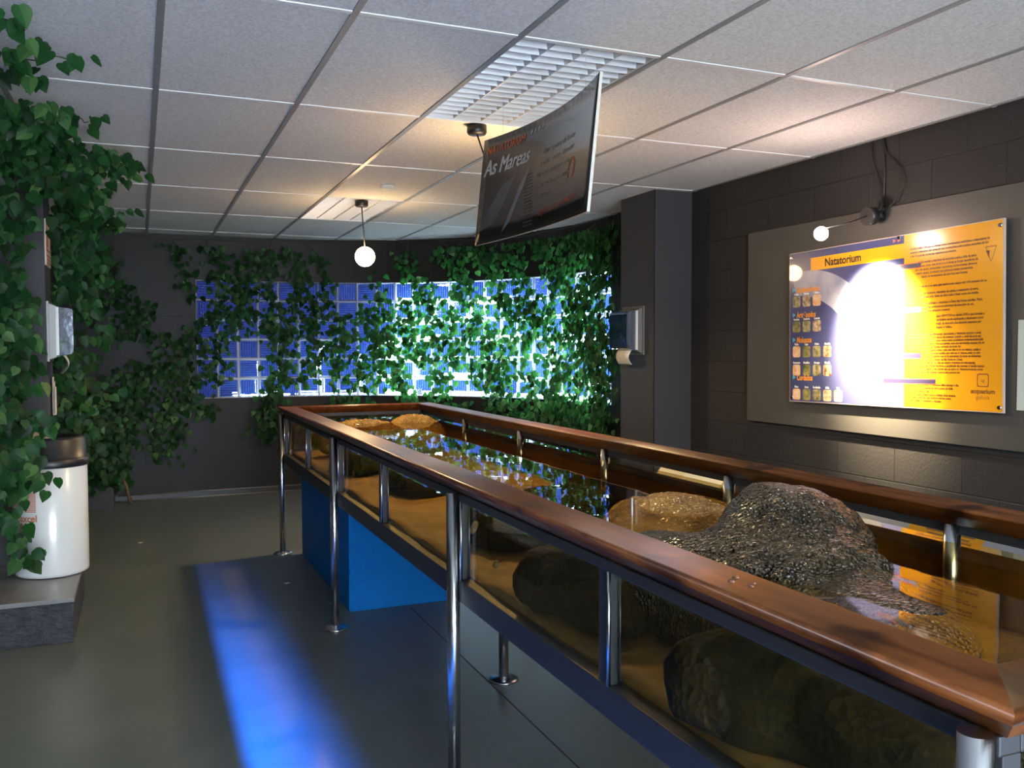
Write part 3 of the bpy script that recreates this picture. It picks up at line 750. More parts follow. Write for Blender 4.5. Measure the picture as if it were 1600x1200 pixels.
tag(obj('crumpled_paper', bm, M_CREAM, loc=(bc[0]-.04, bc[1]-.06, .985)), 'crumpled cream paper sticking out of the bin lid', 'paper')
# label print wrapped on the body
bm = new_bm(); RL = R+.0012
def onbin(a, z, r=RL): return Vector((bc[0]+r*math.sin(a), bc[1]-r*math.cos(a), z))
A0, A1 = math.radians(-62), math.radians(-18)
for k in range(24):
    z = .60+.0078*k
    for q in range(6):
        a, b2 = A0+(A1-A0)*q/6, A0+(A1-A0)*(q+1)/6
        add_poly(bm, [onbin(a, z), onbin(b2, z), onbin(b2, z+.0042), onbin(a, z+.0042)])
n0 = len(bm.verts)
text_bm(bm, 'oaxcel', .052, T(0, .548), 0, align='RIGHT', bold=.0012, xscale=.95, res=4); text_bm(bm, '00', .05, T(-.055, .508), 0, align='RIGHT', bold=.001)
bm.verts.ensure_lookup_table()
for v in bm.verts[n0:]: v.co = onbin(A1+.03+v.co.x/R, v.co.y)
obj('label_print', bm, pbr('orange_print', (.62, .16, .06), .4), t, fix=False)

t = thing('planter_box', 'dark planter box with leafy plant in the far left corner', 'planter', (-.62, 9.05, 0))
bm = new_bm(); x0, x1, y0, y1 = -1.05, -.245, 8.905, 9.26
add_box(bm, (x0, y0, 0), (x1, y0+.02, .205)); add_box(bm, (x0, y1-.02, 0), (x1, y1, .205)); add_box(bm, (x0, y0+.02, 0), (x0+.02, y1-.02, .205)); add_box(bm, (x1-.02, y0+.02, 0), (x1, y1-.02, .205)); add_box(bm, (x0+.02, y0+.02, 0), (x1-.02, y1-.02, .02))
obj('box', bm, M_PLANTER, t)
bm = new_bm(); add_box(bm, (x0+.021, y0+.021, .02), (x1-.021, y1-.021, .17)); obj('soil', bm, M_SOIL, t)
planter = t
bm = new_bm(); add_tube(bm, [(-.10, 9.12, 0), (-.15, 9.17, .20), (-.215, 9.22, .40), (-.25, 9.235, .55)], [.016, .017, .013, .010], 8)
tag(obj('leaning_branch', bm, M_BARK, loc=(-.10, 9.12, 0)), 'bare brown branch leaning against the dark wall beside the planter', 'branch')
for k, (x, y) in enumerate([(288, 0), (0, 1), (0, 2)]):
    pass
for (x, y), lab in (((-.02, 7.25), 'tiny white paper scrap on the floor between bin and far wall'), ((.83, 5.62), 'tiny white paper scrap on the floor left of the blue base'), ((1.0, 5.07), 'tiny white speck on the floor beside the second steel leg')):
    bm = new_bm(); s = .016 if y != 5.07 else .009; add_box(bm, (x-s, y-s*.7, .0), (x+s, y+s*.7, .003)); o = obj('paper_scrap', bm, M_PAPER, loc=(x, y, 0)); o.rotation_euler.z = .4; tag(o, lab, 'paper scrap', 'paper scraps on the floor')

# ------------------------------------------------------------------ the touch tank
TX0, TX1, TY0, TY1 = .95, 2.0, .75, 6.45
WLV = .965
tank = thing('touch_tank', 'long glass touch tank with wooden handrail, steel legs and blue base', 'aquarium tank', (1.475, 3.6, 0))
LEGY = [6.45, 4.6, 2.69, .75]; MIDY = [5.55, 3.70, 1.715]
# handrail, four mitred lengths; profile (across, up)
def rail_profile(w):
    h = .052; r = .009; pts = []
    for cx, cz, a0, n in ((w/2-r, h-r*.8, 0, 5), (-w/2+r, h-r*.8, 90, 5)):
        for q in range(n): a = math.radians(a0+90*q/(n-1)); pts.append((cx+r*math.cos(a), cz+.8*r*math.sin(a)))
    pts += [(-w/2+.010, .028), (-w/2+.036, 0), (w/2-.036, 0), (w/2-.010, .028)]
    return pts
RZ = 1.010; RWD = .122
corn = [Vector((TX0+.026, TY1+.0, RZ)), Vector((TX1, TY1+.0, RZ)), Vector((TX1, TY0+.0, RZ)), Vector((TX0+.026, TY0+.0, RZ))]
pr = rail_profile(RWD)
for k in range(4):
    a, b = corn[k], corn[(k+1) % 4]; d = (b-a).normalized(); n = Vector((d.y, -d.x, 0))
    bm = new_bm(); ra, rb = [], []
    for u, z in pr:
        ra.append(bm.verts.new(a + n*u + d*u + Vector((0, 0, z)))); rb.append(bm.verts.new(b + n*u - d*u + Vector((0, 0, z))))
    m = len(pr)
    for q in range(m):
        f = bm.faces.new((ra[q], ra[(q+1) % m], rb[(q+1) % m], rb[q])); f.smooth = q < 10
    bm.faces.new(ra); bm.faces.new(rb[::-1])
    obj('handrail', bm, M_WOOD, tank)
# frame
def bar(name, lo, hi, mat, bev=.003):
    bm = new_bm(); add_box(bm, lo, hi, bev=bev); return obj(name, bm, mat, tank)
for zlo, zhi, nm, w in ((.655, .728, 'lower_frame', .022), (.984, 1.010, 'upper_frame', .020)):
    bar(nm, (TX0-w*.3, TY0-w, zlo), (TX0+w*1.6, TY1+w, zhi), M_DSTEEL); bar(nm, (TX1-w, TY0-w, zlo), (TX1+w, TY1+w, zhi), M_DSTEEL)
    bar(nm, (TX0+w*1.6, TY1-w, zlo), (TX1-w, TY1+w, zhi), M_DSTEEL); bar(nm, (TX0+w*1.6, TY0-w, zlo), (TX1-w, TY0+w, zhi), M_DSTEEL)
bar('tank_floor', (TX0+.036, TY0+.022, .69), (TX1-.022, TY1-.022, .728), M_DSTEEL, 0)
# steel legs with floor flanges
def leg(x, y, ztop, r=.0215):
    bm = new_bm(); add_tube(bm, [(x, y, .012), (x, y, ztop)], r, 20); l = obj('leg', bm, M_STEEL, tank)
    bm = new_bm(); add_lathe(bm, [(0, 0), (.066, 0), (.066, .006), (.056, .012), (.03, .016), (r, .02)], (x, y, 0), 28); obj('floor_flange', bm, M_STEEL, l)
for y in LEGY: leg(TX0-.022, y, 1.012)
for y in LEGY[1:]: leg(TX1+.04, y, .655)
for y in (6.45,): leg(TX1+.04, y, .655)
leg(1.47, 3.58, .69)
# posts and mullions
for y in LEGY: bar('mullion', (TX0-.002, y-.022, .728), (TX0+.03, y+.040, .986), M_DSTEEL, .002)
for y in MIDY: bar('mullion', (TX0-.004, y-.022, .728), (TX0+.028, y+.022, .986), M_DSTEEL, .002)
def edge_strip(y):
    bm = new_bm(); add_tube(bm, [(TX0-.004, y, .728), (TX0-.004, y, .986)], .005, 8); obj('steel_edge_strip', bm, M_STEEL, tank)
for y in LEGY[:3]: edge_strip(y-.026)
for y in MIDY: edge_strip(y-.024)
for y in (6.43, 5.47, 4.55, 3.57, 2.64, 1.68, .77):
    bm = new_bm(); add_tube(bm, [(TX1-.022, y, .73), (TX1-.022, y, 1.012)], .0215, 18); obj('inner_post', bm, M_STEEL, tank)
# panes
ys = sorted(LEGY+MIDY)
for a, b in zip(ys, ys[1:]):
    bar('glass_pane', (TX0+.010, a+.041, .729), (TX0+.018, b-.023, .985), M_PANE, 0)
    bar('glass_pane', (TX1+.004, a+.002, .729), (TX1+.012, b-.002, .985), M_PANE, 0)
bar('glass_pane', (TX0+.04, TY1+.004, .729), (TX1-.024, TY1+.012, .985), M_PANE, 0); bar('glass_pane', (TX0+.04, TY0-.012, .729), (TX1-.024, TY0-.004, .985), M_PANE, 0)
bm = new_bm(); add_box(bm, (1.057, 4.85, 0), (1.66, 6.40, .69), bev=.006)
obj('blue_base', bm, M_BLUE, tank, label='rough bright blue painted base')

bar('sand_reflection_panel', (TX1-.002, TY0+.025, .73), (TX1+.003, TY1-.022, .95), M_SANDREFL, 0); bar('sand_reflection_panel', (TX0+.05, TY1-.004, .73), (TX1-.024, TY1+.003, .95), M_SANDREFL, 0)  # added panels that paint the sand's reflection inside the glass
# water
bm = new_bm(); add_box(bm, (TX0+.019, TY0, .733), (TX1-.003, TY1-.005, WLV))
for f in bm.faces: f.material_index = 0 if f.normal.z > .5 else 1
bmesh.ops.recalc_face_normals(bm, faces=bm.faces[:])
for f in bm.faces: f.material_index = 0 if f.normal.z > .5 else 1
tag(obj('water', bm, [M_WATER, M_WSIDE], loc=(1.475, 3.6, .733)), 'clear amber tinted water filling the long tank', 'water', kind='stuff')
# sand bed
bm = new_bm(); nx, ny = 26, 120; g = []
for i in range(nx+1):
    row = []
    for j in range(ny+1):
        x = TX0+.032+(TX1-TX0-.05)*i/nx; y = TY0+.02+(TY1-TY0-.04)*j/ny
        z = .748 + .022*mnoise.noise(Vector((x*4, y*4, 1))) + .05*max(0, (x-1.35)/.65)*(.6+.6*mnoise.noise(Vector((x*2, y*1.7, 5))))
        row.append(bm.verts.new((x, y, z)))
    g.append(row)
for i in range(nx):
    for j in range(ny): bm.faces.new((g[i][j], g[i+1][j], g[i+1][j+1], g[i][j+1])).smooth = True
bnd = [e for e in bm.edges if len(e.link_faces) == 1]
r = bmesh.ops.extrude_edge_only(bm, edges=bnd)
for v in r['geom']:
    if isinstance(v, bmesh.types.BMVert): v.co.z = .731
tag(obj('sand_bed', bm, M_SAND, loc=(1.475, 3.6, .731)), 'amber sand covering the floor of the tank', 'sand', kind='stuff')

# rocks: radial surface of blended ellipsoids
def rock(name, label, lobes, mat, sub=5, seed=0, rough=.05, fine=.012, center=None, zmin=None, cat='rock', group=None):
    c = Vector(center) if center else Vector(lobes[0][0])
    def F(p):
        s = 0.
        for q, rr, rot in lobes:
            d = p-Vector(q)
            if rot: d = Matrix.Rotation(-rot, 3, 'Z') @ d
            e = (abs(d.x)/rr[0])**2.3+(abs(d.y)/rr[1])**2.3+(abs(d.z)/rr[2])**2.3
            s += math.exp(-2.6*(e-1.))
        return s-1.
    bm = new_bm(); bmesh.ops.create_icosphere(bm, subdivisions=sub, radius=1.)
    for v in bm.verts:
        d = v.co.normalized(); lo, hi = 0., 1.6
        # march outwards for the outermost surface crossing
        t = hi
        while t > .01 and F(c+d*t) < 0: t -= .03
        lo, hi = max(t, .0), t+.03
        for _ in range(8):
            m = (lo+hi)/2
            if F(c+d*m) > 0: lo = m
            else: hi = m
        p = c+d*lo; w = Vector((seed*3.1, seed*1.7, 0))
        k = rough*mnoise.fractal(p*5.5+w, .9, 2.1, 3)+fine*mnoise.fractal(p*30+w, .8, 2.1, 3)+.35*fine*mnoise.noise(p*90+w)
        p += d*k
        if zmin is not None and p.z < zmin: p.z = zmin
        v.co = p
    for f in bm.faces: f.smooth = True
    zb = min(v.co.z for v in bm.verts)
    return tag(obj(name, bm, mat, loc=(c.x, c.y, zb)), label, cat, group)

rock('boulder', 'big wet dark boulder rising out of the near end of the tank', [
    ((1.62, 1.88, .90), (.20, .20, .205), .35), ((1.46, 1.70, .86), (.25, .26, .17), .2), ((1.30, 1.98, .84), (.13, .20, .14), .3), ((1.42, 1.42, .83), (.16, .20, .145), -.4), ((1.40, 1.26, .83), (.10, .12, .135), 0), ((1.46, 1.7, .78), (.27, .42, .12), 0)],
    M_BOULDER, sub=6, seed=1, rough=.022, fine=.008, center=(1.48, 1.72, .86), zmin=.76)
rock('golden_mound', 'low golden brown rock mound just behind the big boulder', [((1.64, 2.46, .86), (.23, .26, .125), .2), ((1.50, 2.34, .84), (.18, .20, .115), 0), ((1.80, 2.62, .83), (.12, .16, .12), 0)],
    M_GOLD, sub=5, seed=4, rough=.02, fine=.009, zmin=.765, cat='rock mound')
rock('gravel_mound', 'golden gravel mound at the left of the far tank end', [((1.42, 5.97, .86), (.24, .15, .125), .1), ((1.24, 5.95, .85), (.14, .12, .105), 0)], M_GOLD, sub=5, seed=6, rough=.014, fine=.010, zmin=.765, cat='gravel mound', group='gravel mounds at the far tank end')
rock('gravel_mound', 'golden gravel mound in the right corner of the far tank end', [((1.76, 5.95, .86), (.19, .16, .145), .0), ((1.88, 5.9, .85), (.10, .10, .11), 0)], M_GOLD, sub=5, seed=9, rough=.014, fine=.010, zmin=.765, cat='gravel mound', group='gravel mounds at the far tank end')
UW = [((1.20, 5.22, .80), (.16, .28, .11), 'dark sunken rock behind the second pane from the far end'), ((1.35, 4.35, .79), (.18, .25, .10), 'dark sunken rock behind the third pane from the far end'),
      ((1.28, 3.10, .80), (.17, .22, .12), 'dark sunken rock behind the fourth pane, left of the middle leg'), ((1.14, 2.16, .80), (.12, .24, .125), 'dark pointed sunken rock behind the fifth pane'),
      ((1.185, 1.24, .82), (.135, .34, .13), 'dark sunken rock mass behind the nearest pane'), ((1.70, 3.45, .78), (.16, .24, .09), 'dark sunken rock in the middle of the open water')]
for k, (c, r, lab) in enumerate(UW):
    rock('sunken_rock', lab, [(c, r, .2*k), ((c[0]+.05, c[1]+.12, c[2]-.01), (r[0]*.7, r[1]*.6, r[2]*.8), 0), ((c[0]-.04, c[1]-.14, c[2]-.02), (r[0]*.7, r[1]*.6, r[2]*.7), 0)], M_DARKROCK, sub=4, seed=20+k, rough=.03, fine=.01, zmin=.757, group='sunken rocks in the tank')
for k, (p, s, lab) in enumerate([((1.10, 2.98, .83), (.012, .010, .026), 'pale shell standing left of the middle steel leg, the larger one'), ((1.13, 3.20, .835), (.009, .009, .016), 'small pale shell left of the larger shell behind the glass'), ((1.02, 2.56, .80), (.008, .010, .016), 'small pale shell right beside the middle steel leg'), ((1.39, 2.72, .82), (.03, .045, .016), 'flat tan pebble in the open water before the golden mound'), ((1.05, 1.86, .775), (.010, .012, .018), 'pale shell at the bottom of the fifth pane')]):
    o = rock('shell' if 'shell' in lab else 'pebble', lab, [(p, s, .3*k)], M_SHELL, sub=3, seed=40+k, rough=.004, fine=.002, cat='shell' if 'shell' in lab else 'pebble')
    o.rotation_euler = (.2, .3, 0)
t = thing('thermometer', 'thin white thermometer standing in the water beside the golden mound', 'thermometer', (1.385, 2.33, .84))
bm = new_bm(); add_tube(bm, [(1.385, 2.33, .90), (1.385, 2.33, 1.018)], .0028, 8); obj('tube', bm, M_PWHITE, t)
bm = new_bm(); add_tube(bm, [(1.385, 2.33, .862), (1.385, 2.33, .90)], .004, 8); obj('red_tip', bm, M_PRED, t)

# slanted information panels behind the right rail
def info_panel(y0, y1, label, fields):
    t = thing('info_panel', label, 'information panel', (2.16, (y0+y1)/2, .78), 'slanted panels behind the right rail')
    a = Vector((2.10, 0, .79)); up = Vector((.64, 0, .77)); L = .235; nn = Vector((-.77, 0, .64))
    def pt(y, q, o=0.): v = a+up*(L*q)+nn*o; return Vector((v.x, y, v.z))
    bm = new_bm(); add_prism(bm, [pt(y0, 0), pt(y0, 1), pt(y0, 1, -.012), pt(y0, 0, -.012)], (0, y1-y0, 0)); obj('board', bm, M_GREYMETAL, t)
    for f0, f1, m in fields:
        bm = new_bm(); yy0 = y1+(y0-y1)*f0; yy1 = y1+(y0-y1)*f1; add_poly(bm, [pt(yy0, .02, .001), pt(yy1, .02, .001), pt(yy1, .98, .001), pt(yy0, .98, .001)]); obj('printed_field', bm, m, t)
    bm = new_bm()
    for yb in (y0+.08, y1-.08): add_box(bm, (2.022, yb-.012, .745), (2.16, yb+.012, .775)); add_box(bm, (2.13, yb-.012, .775), (2.15, yb+.012, .815))
    obj('bracket', bm, M_DSTEEL, t)
    return t, pt
t, pt = info_panel(2.98, 3.47, 'white and cream slanted panel behind the right rail, left of the boulder', [(0.02, .42, M_LABC), (.42, .98, M_LABW)])
bm = new_bm(); 
for y, q in ((3.32, .78), (3.26, .80)): add_poly(bm, [pt(y, q, .0015), pt(y-.05, q+.03, .0015), pt(y-.09, q+.015, .0015), pt(y-.05, q-.01, .0015)])
obj('fish_drawing', bm, M_GREYMETAL, t)
t, pt = info_panel(1.62, 2.36, 'grey and orange slanted panel behind the right rail, right of the boulder', [(0.02, .44, M_LABG), (.44, .80, M_PORANGE), (.80, .98, M_LABG)])
bm = new_bm()
for k in range(7):
    q = .93-.05*k; add_poly(bm, [pt(1.98-.01*(k % 3), q, .0016), pt(1.80+.012*(k % 2), q, .0016), pt(1.80+.012*(k % 2), q+.018, .0016), pt(1.98-.01*(k % 3), q+.018, .0016)])
obj('text_lines', bm, M_PINK, t)

# water drops on the near rail
for k, (x, y, r) in enumerate([(.966, 1.28, .006), (.978, 1.24, .005), (.990, 1.30, .006), (.995, 1.255, .004)]):
    bm = new_bm(); bmesh.ops.create_uvsphere(bm, u_segments=10, v_segments=6, radius=r)
    for v in bm.verts: v.co = Vector((x+v.co.x, y+v.co.y*1.4, RZ+.052+max(v.co.z, -.0005)*.6))
    tag(obj('water_drop', bm, pbr('wet_drop', (.25, .09, .05), .03, spec=1., coat=1.), loc=(x, y, RZ+.052)), 'glistening water drop on the near wooden rail beside the boulder', 'water drop', 'water drops on the near rail')
WALL_VINES = [
    ('ivy trailing diagonally across the dark wall left of the window', [[[-0.36,9.23,2.48],[-0.15,9.23,2.06],[-0.01,9.23,1.76],[0.26,9.23,1.52]],[[-0.29,9.23,2.12],[-0.32,9.23,1.88],[-0.3,9.23,1.57]],[[0.08,9.23,1.94],[-0.07,9.23,1.76],[-0.1,9.23,1.57]]]),
    ('bushy ivy patch low on the dark wall, left of the window', [[[0.54,9.23,1.54],[0.3,9.23,1.39],[0.01,9.23,1.2],[-0.09,9.23,0.83],[-0.31,9.23,0.87]],[[-0.08,9.23,1.39],[-0.11,9.23,1.14],[-0.03,9.23,0.89]],[[0.12,9.23,1.39],[0.25,9.23,1.14],[0.17,9.23,0.83]]]),
    ('ivy tail hanging lowest on the dark wall left of the window', [[[0.42,9.23,1.32],[0.38,9.23,1.01],[0.29,9.23,0.7],[0.24,9.23,0.43]],[[0.47,9.23,1.2],[0.5,9.23,0.88],[0.65,9.23,0.89]],[[0.29,9.23,1.01],[0.14,9.23,0.76],[0.11,9.23,0.51]]]),
    ('thin ivy runner along the ceiling edge above the dark left wall', [[[-0.05,9.23,2.58],[0.26,9.23,2.54],[0.62,9.23,2.56],[0.98,9.23,2.55]],[[0.32,9.23,2.55],[0.41,9.23,2.36],[0.43,9.23,2.14],[0.49,9.23,1.98]]]),
    ('ivy reaching over the upper left corner of the glass blocks', [[[0.62,9.23,2.55],[0.7,9.23,2.34],[0.79,9.23,2.15],[0.7,9.23,1.92]],[[0.89,9.23,2.41],[0.93,9.23,2.15],[0.79,9.23,1.89],[0.59,9.23,1.76],[0.48,9.23,1.51]]]),
    ('ivy crossing the glass blocks near their left edge', [[[1.05,9.23,2.55],[1.05,9.23,2.22],[0.94,9.23,1.9],[0.79,9.23,1.64],[0.66,9.23,1.32]],[[0.85,9.23,2.09],[1.01,9.23,1.96],[1.1,9.23,1.64]],[[0.72,9.23,1.38],[0.62,9.23,1.13]]]),
    ('long ivy strand hanging to below the sill beside the tank corner', [[[1.24,9.23,2.55],[1.2,9.23,2.16],[1.23,9.23,1.77],[1.3,9.23,1.38],[1.26,9.23,0.99],[1.21,9.23,0.63]],[[1.3,9.23,1.9],[1.38,9.23,1.51],[1.34,9.23,1.12]],[[1.25,9.23,1.12],[1.16,9.23,0.86],[1.18,9.23,0.53]]]),
    ('ivy strand over the blocks left of the hanging globe lamp', [[[1.36,9.23,2.52],[1.52,9.21,2.3],[1.6,9.2,2.04],[1.66,9.19,1.64],[1.59,9.2,1.11]],[[1.55,9.21,2.17],[1.45,9.22,1.9],[1.47,9.22,1.64]]]),
    ('ivy strand falling straight below the hanging globe lamp', [[[1.85,9.15,1.97],[1.94,9.12,1.64],[2.09,9.07,1.37],[2.18,9.04,1.04]],[[1.97,9.11,1.77],[1.87,9.14,1.38],[1.96,9.12,1.04]],[[2.1,9.07,1.91],[2.28,8.99,1.64],[2.33,8.96,1.37]]]),
    ('thin ivy stem left of the glowing globe on the dark band', [[[1.55,9.21,2.57],[1.73,9.18,2.43],[1.79,9.16,2.17],[1.76,9.17,1.91]],[[1.76,9.17,2.17],[1.67,9.19,1.77],[1.79,9.17,1.38]]]),
    ('ivy strand over the middle glass blocks right of the globe lamp', [[[2.28,8.99,2.17],[2.33,8.96,1.84],[2.42,8.92,1.51],[2.45,8.9,1.11]],[[2.51,8.86,1.97],[2.57,8.83,1.64],[2.5,8.87,1.24],[2.62,8.79,0.94]],[[2.39,8.93,1.77],[2.27,8.99,1.44],[2.33,8.97,1.17]]]),
    ('ivy hanging from the ceiling edge midway between globe lamp and banner', [[[2.57,8.83,2.58],[2.57,8.83,2.3],[2.71,8.73,2.1],[2.84,8.62,1.83],[2.78,8.67,1.51],[2.85,8.61,1.11],[2.81,8.65,0.85]],[[2.71,8.73,2.1],[2.62,8.79,1.77],[2.7,8.73,1.37]],[[2.84,8.62,1.77],[2.96,8.5,1.5],[2.95,8.52,1.18]]]),
    ('ivy strand hanging behind the lower left corner of the banner', [[[2.84,8.62,2.6],[2.97,8.5,2.41],[3.06,8.39,2.15],[3.18,8.25,1.89],[3.09,8.37,1.57],[3.15,8.28,1.18]],[[3.06,8.39,2.15],[2.99,8.47,1.89],[3.06,8.39,1.63]],[[3.16,8.28,1.76],[3.24,8.16,1.44],[3.22,8.19,1.05]]]),
    ('ivy strand on the glass blocks under the middle of the banner', [[[3.18,8.25,2.49],[3.27,8.11,2.2],[3.35,8.0,1.88],[3.31,8.06,1.5],[3.34,8.0,1.12],[3.39,7.92,0.81]],[[3.31,8.06,2.07],[3.4,7.89,1.81],[3.42,7.85,1.5]],[[3.35,8.0,1.38],[3.26,8.13,1.12],[3.28,8.1,0.87]]]),
    ('ivy strand on the glass blocks under the right half of the banner', [[[3.36,7.96,2.47],[3.45,7.78,2.12],[3.49,7.69,1.75],[3.45,7.79,1.38],[3.51,7.63,1.07],[3.5,7.67,0.83]],[[3.45,7.78,1.99],[3.53,7.59,1.74],[3.55,7.54,1.38]],[[3.51,7.63,1.26],[3.57,7.47,1.02],[3.57,7.45,0.81]]]),
    ('thick ivy strand over the last columns of glass blocks', [[[3.52,7.63,2.47],[3.59,7.38,2.21],[3.57,7.47,1.86],[3.6,7.34,1.5],[3.61,7.29,1.14],[3.6,7.34,0.79]],[[3.59,7.38,2.15],[3.64,7.15,1.85],[3.64,7.15,1.5],[3.65,7.06,1.15]],[[3.62,7.25,1.38],[3.59,7.38,1.14],[3.64,7.15,0.92]]]),
    ('dense ivy curtain covering the right end of the glass blocks', [[[3.64,7.15,2.6],[3.64,7.15,2.14],[3.66,6.95,1.72],[3.66,6.9,1.38],[3.65,7.0,0.98],[3.66,6.9,0.76]],[[3.66,6.79,2.61],[3.66,6.73,2.16],[3.66,6.85,1.83],[3.66,6.67,1.5],[3.66,6.73,1.11]],[[3.66,6.95,2.06],[3.65,7.06,1.73],[3.66,6.79,1.39]]]),
    ('dark ivy fall against the side of the right hand pillar', [[[3.66,6.57,2.63],[3.66,6.54,2.14],[3.66,6.62,1.71],[3.66,6.54,1.28],[3.66,6.62,0.84]],[[3.66,6.67,1.83],[3.66,6.51,1.5],[3.66,6.67,1.17],[3.66,6.51,0.79]],[[3.66,6.46,2.56],[3.66,6.68,2.26],[3.66,6.56,1.98]]]),
    ('ivy heap below the right end of the glass blocks', [[[3.34,8.0,0.87],[3.45,7.79,0.81],[3.57,7.47,0.78]],[[3.54,7.55,0.83],[3.63,7.2,0.75],[3.66,6.67,0.77]],[[3.59,7.38,0.81],[3.66,6.9,0.85],[3.66,6.51,0.82]]]),
    ('ivy tufts under the sill behind the far tank corner', [[[1.9,9.13,0.96],[2.02,9.1,0.91],[2.27,9.0,0.88]],[[2.56,8.83,0.94],[2.83,8.63,0.85],[3.09,8.37,0.91]]]),
    ('ivy runner along the ceiling edge behind the banner', [[[2.84,8.62,2.6],[3.18,8.25,2.56],[3.45,7.78,2.56],[3.61,7.29,2.6],[3.66,6.57,2.65]],[[2.99,8.47,2.54],[3.18,8.25,2.4],[3.35,8.0,2.41]],[[3.54,7.55,2.52],[3.63,7.2,2.46],[3.66,6.79,2.55]]]),
    ('short ivy runner along the ceiling edge above the globe lamp', [[[1.24,9.23,2.57],[1.61,9.2,2.6],[2.1,9.07,2.61],[2.57,8.83,2.58]]]),
]
PILLAR_VINES = [
    ('ivy sprig sticking out over the ceiling tiles, topmost at the left edge', [[[-0.45,3.21,2.52],[-0.38,3.21,2.52],[-0.31,3.16,2.48]]]),
    ('ivy sprig with hanging leaves reaching right under the first ceiling cross joint', [[[-0.51,3.62,2.52],[-0.4,3.46,2.48],[-0.31,3.56,2.51],[-0.19,3.55,2.52]]]),
    ('ivy sprig pointing right below the long top left sprig', [[[-0.53,3.86,2.52],[-0.41,3.9,2.52],[-0.33,3.81,2.48]],[[-0.52,4.28,2.52],[-0.42,4.27,2.48],[-0.31,4.36,2.49],[-0.19,4.5,2.52]]]),
    ('bushy ivy head overhanging the top of the left pillar', [[[-0.57,4.3,2.52],[-0.48,4.6,2.52],[-0.41,4.9,2.52],[-0.33,5.01,2.52]],[[-0.61,4.78,2.52],[-0.52,5.17,2.52],[-0.38,5.2,2.47],[-0.26,5.2,2.44]],[[-0.66,5.4,2.48],[-0.51,5.4,2.46],[-0.36,5.4,2.39]],[[-0.5,4.49,2.52],[-0.57,5.35,2.52],[-0.62,5.5,2.33]]]),
    ('ivy branches spreading furthest right over the ceiling tiles', [[[-0.43,5.21,2.52],[-0.29,5.23,2.52],[-0.15,5.26,2.52],[-0.04,5.47,2.51]],[[-0.44,5.65,2.52],[-0.28,5.7,2.5],[-0.08,5.7,2.52]],[[-0.42,5.8,2.45],[-0.29,5.8,2.41],[-0.17,5.8,2.37]],[[-0.4,6.0,2.43],[-0.3,6.0,2.36],[-0.14,6.0,2.3]],[[-0.48,6.5,2.42],[-0.29,6.5,2.33],[-0.13,6.5,2.31]]]),
    ('ivy strand running down the left edge of the photo beside the pillar front', [[[-0.64,5.3,2.33],[-0.57,5.3,2.17],[-0.53,5.3,2.14]],[[-0.7,5.4,2.31],[-0.64,5.4,2.05],[-0.65,5.4,1.84],[-0.64,5.4,1.64],[-0.67,5.4,1.43]],[[-0.71,5.3,1.9],[-0.61,5.3,1.73],[-0.64,5.3,1.53]]]),
    ('ivy strand with twin leaf tips on the pillar front at dispenser height', [[[-0.7,5.2,1.63],[-0.63,5.2,1.5],[-0.55,5.2,1.43]],[[-0.7,5.2,1.43],[-0.61,5.2,1.33],[-0.55,5.2,1.37]],[[-0.69,5.2,1.37],[-0.62,5.2,1.2],[-0.66,5.2,1.04]]]),
    ('ivy cluster hanging just left of the bin lid', [[[-0.69,5.15,1.24],[-0.55,5.15,1.15],[-0.48,5.15,1.1]],[[-0.69,5.15,1.14],[-0.61,5.15,1.01],[-0.63,5.15,0.84]],[[-0.63,5.1,1.01],[-0.55,5.1,0.89],[-0.52,5.1,0.83]]]),
    ('ivy trail draped over the left side of the white bin', [[[-0.7,5.1,0.92],[-0.65,5.1,0.75],[-0.66,5.1,0.59]],[[-0.66,5.1,0.82],[-0.61,5.1,0.77],[-0.56,5.1,0.73]],[[-0.65,5.1,0.65],[-0.61,5.1,0.54],[-0.56,5.1,0.45],[-0.56,5.1,0.4]]]),
    ('tall ivy growth climbing behind the left pillar edge', [[[-0.44,6.29,2.52],[-0.47,6.4,2.29],[-0.44,6.4,2.0],[-0.4,6.4,1.75],[-0.43,6.4,1.5]],[[-0.36,5.44,2.52],[-0.38,6.4,2.37],[-0.36,6.4,2.09],[-0.38,6.4,1.79]],[[-0.36,6.5,2.52],[-0.33,6.5,2.18],[-0.34,6.5,1.88]]]),
    ('ivy growth below the left paper towel dispenser', [[[-0.41,6.6,1.5],[-0.44,6.6,1.25],[-0.48,6.6,1.03]],[[-0.38,6.7,1.42],[-0.36,6.7,1.15],[-0.41,6.7,0.89]],[[-0.46,6.5,1.17],[-0.5,6.5,0.91]]]),
]
BUSH = [[[-0.54,9.1,0.14],[-0.53,9.1,0.56],[-0.57,9.1,0.98]],[[-0.4,9.1,0.16],[-0.39,9.1,0.55],[-0.33,9.1,0.91]],[[-0.34,9.0,0.2],[-0.23,9.0,0.55],[-0.11,9.0,0.67]],[[-0.45,9.0,0.21],[-0.31,8.9,0.45],[-0.17,8.9,0.44]],[[-0.43,9.1,0.19],[-0.47,9.0,0.63],[-0.43,9.1,1.15]],[[-0.32,9.05,0.19],[-0.2,9.1,0.66],[-0.16,9.1,1.09]],[[-0.48,9.0,0.18],[-0.44,8.9,0.34],[-0.23,8.9,0.3]]]

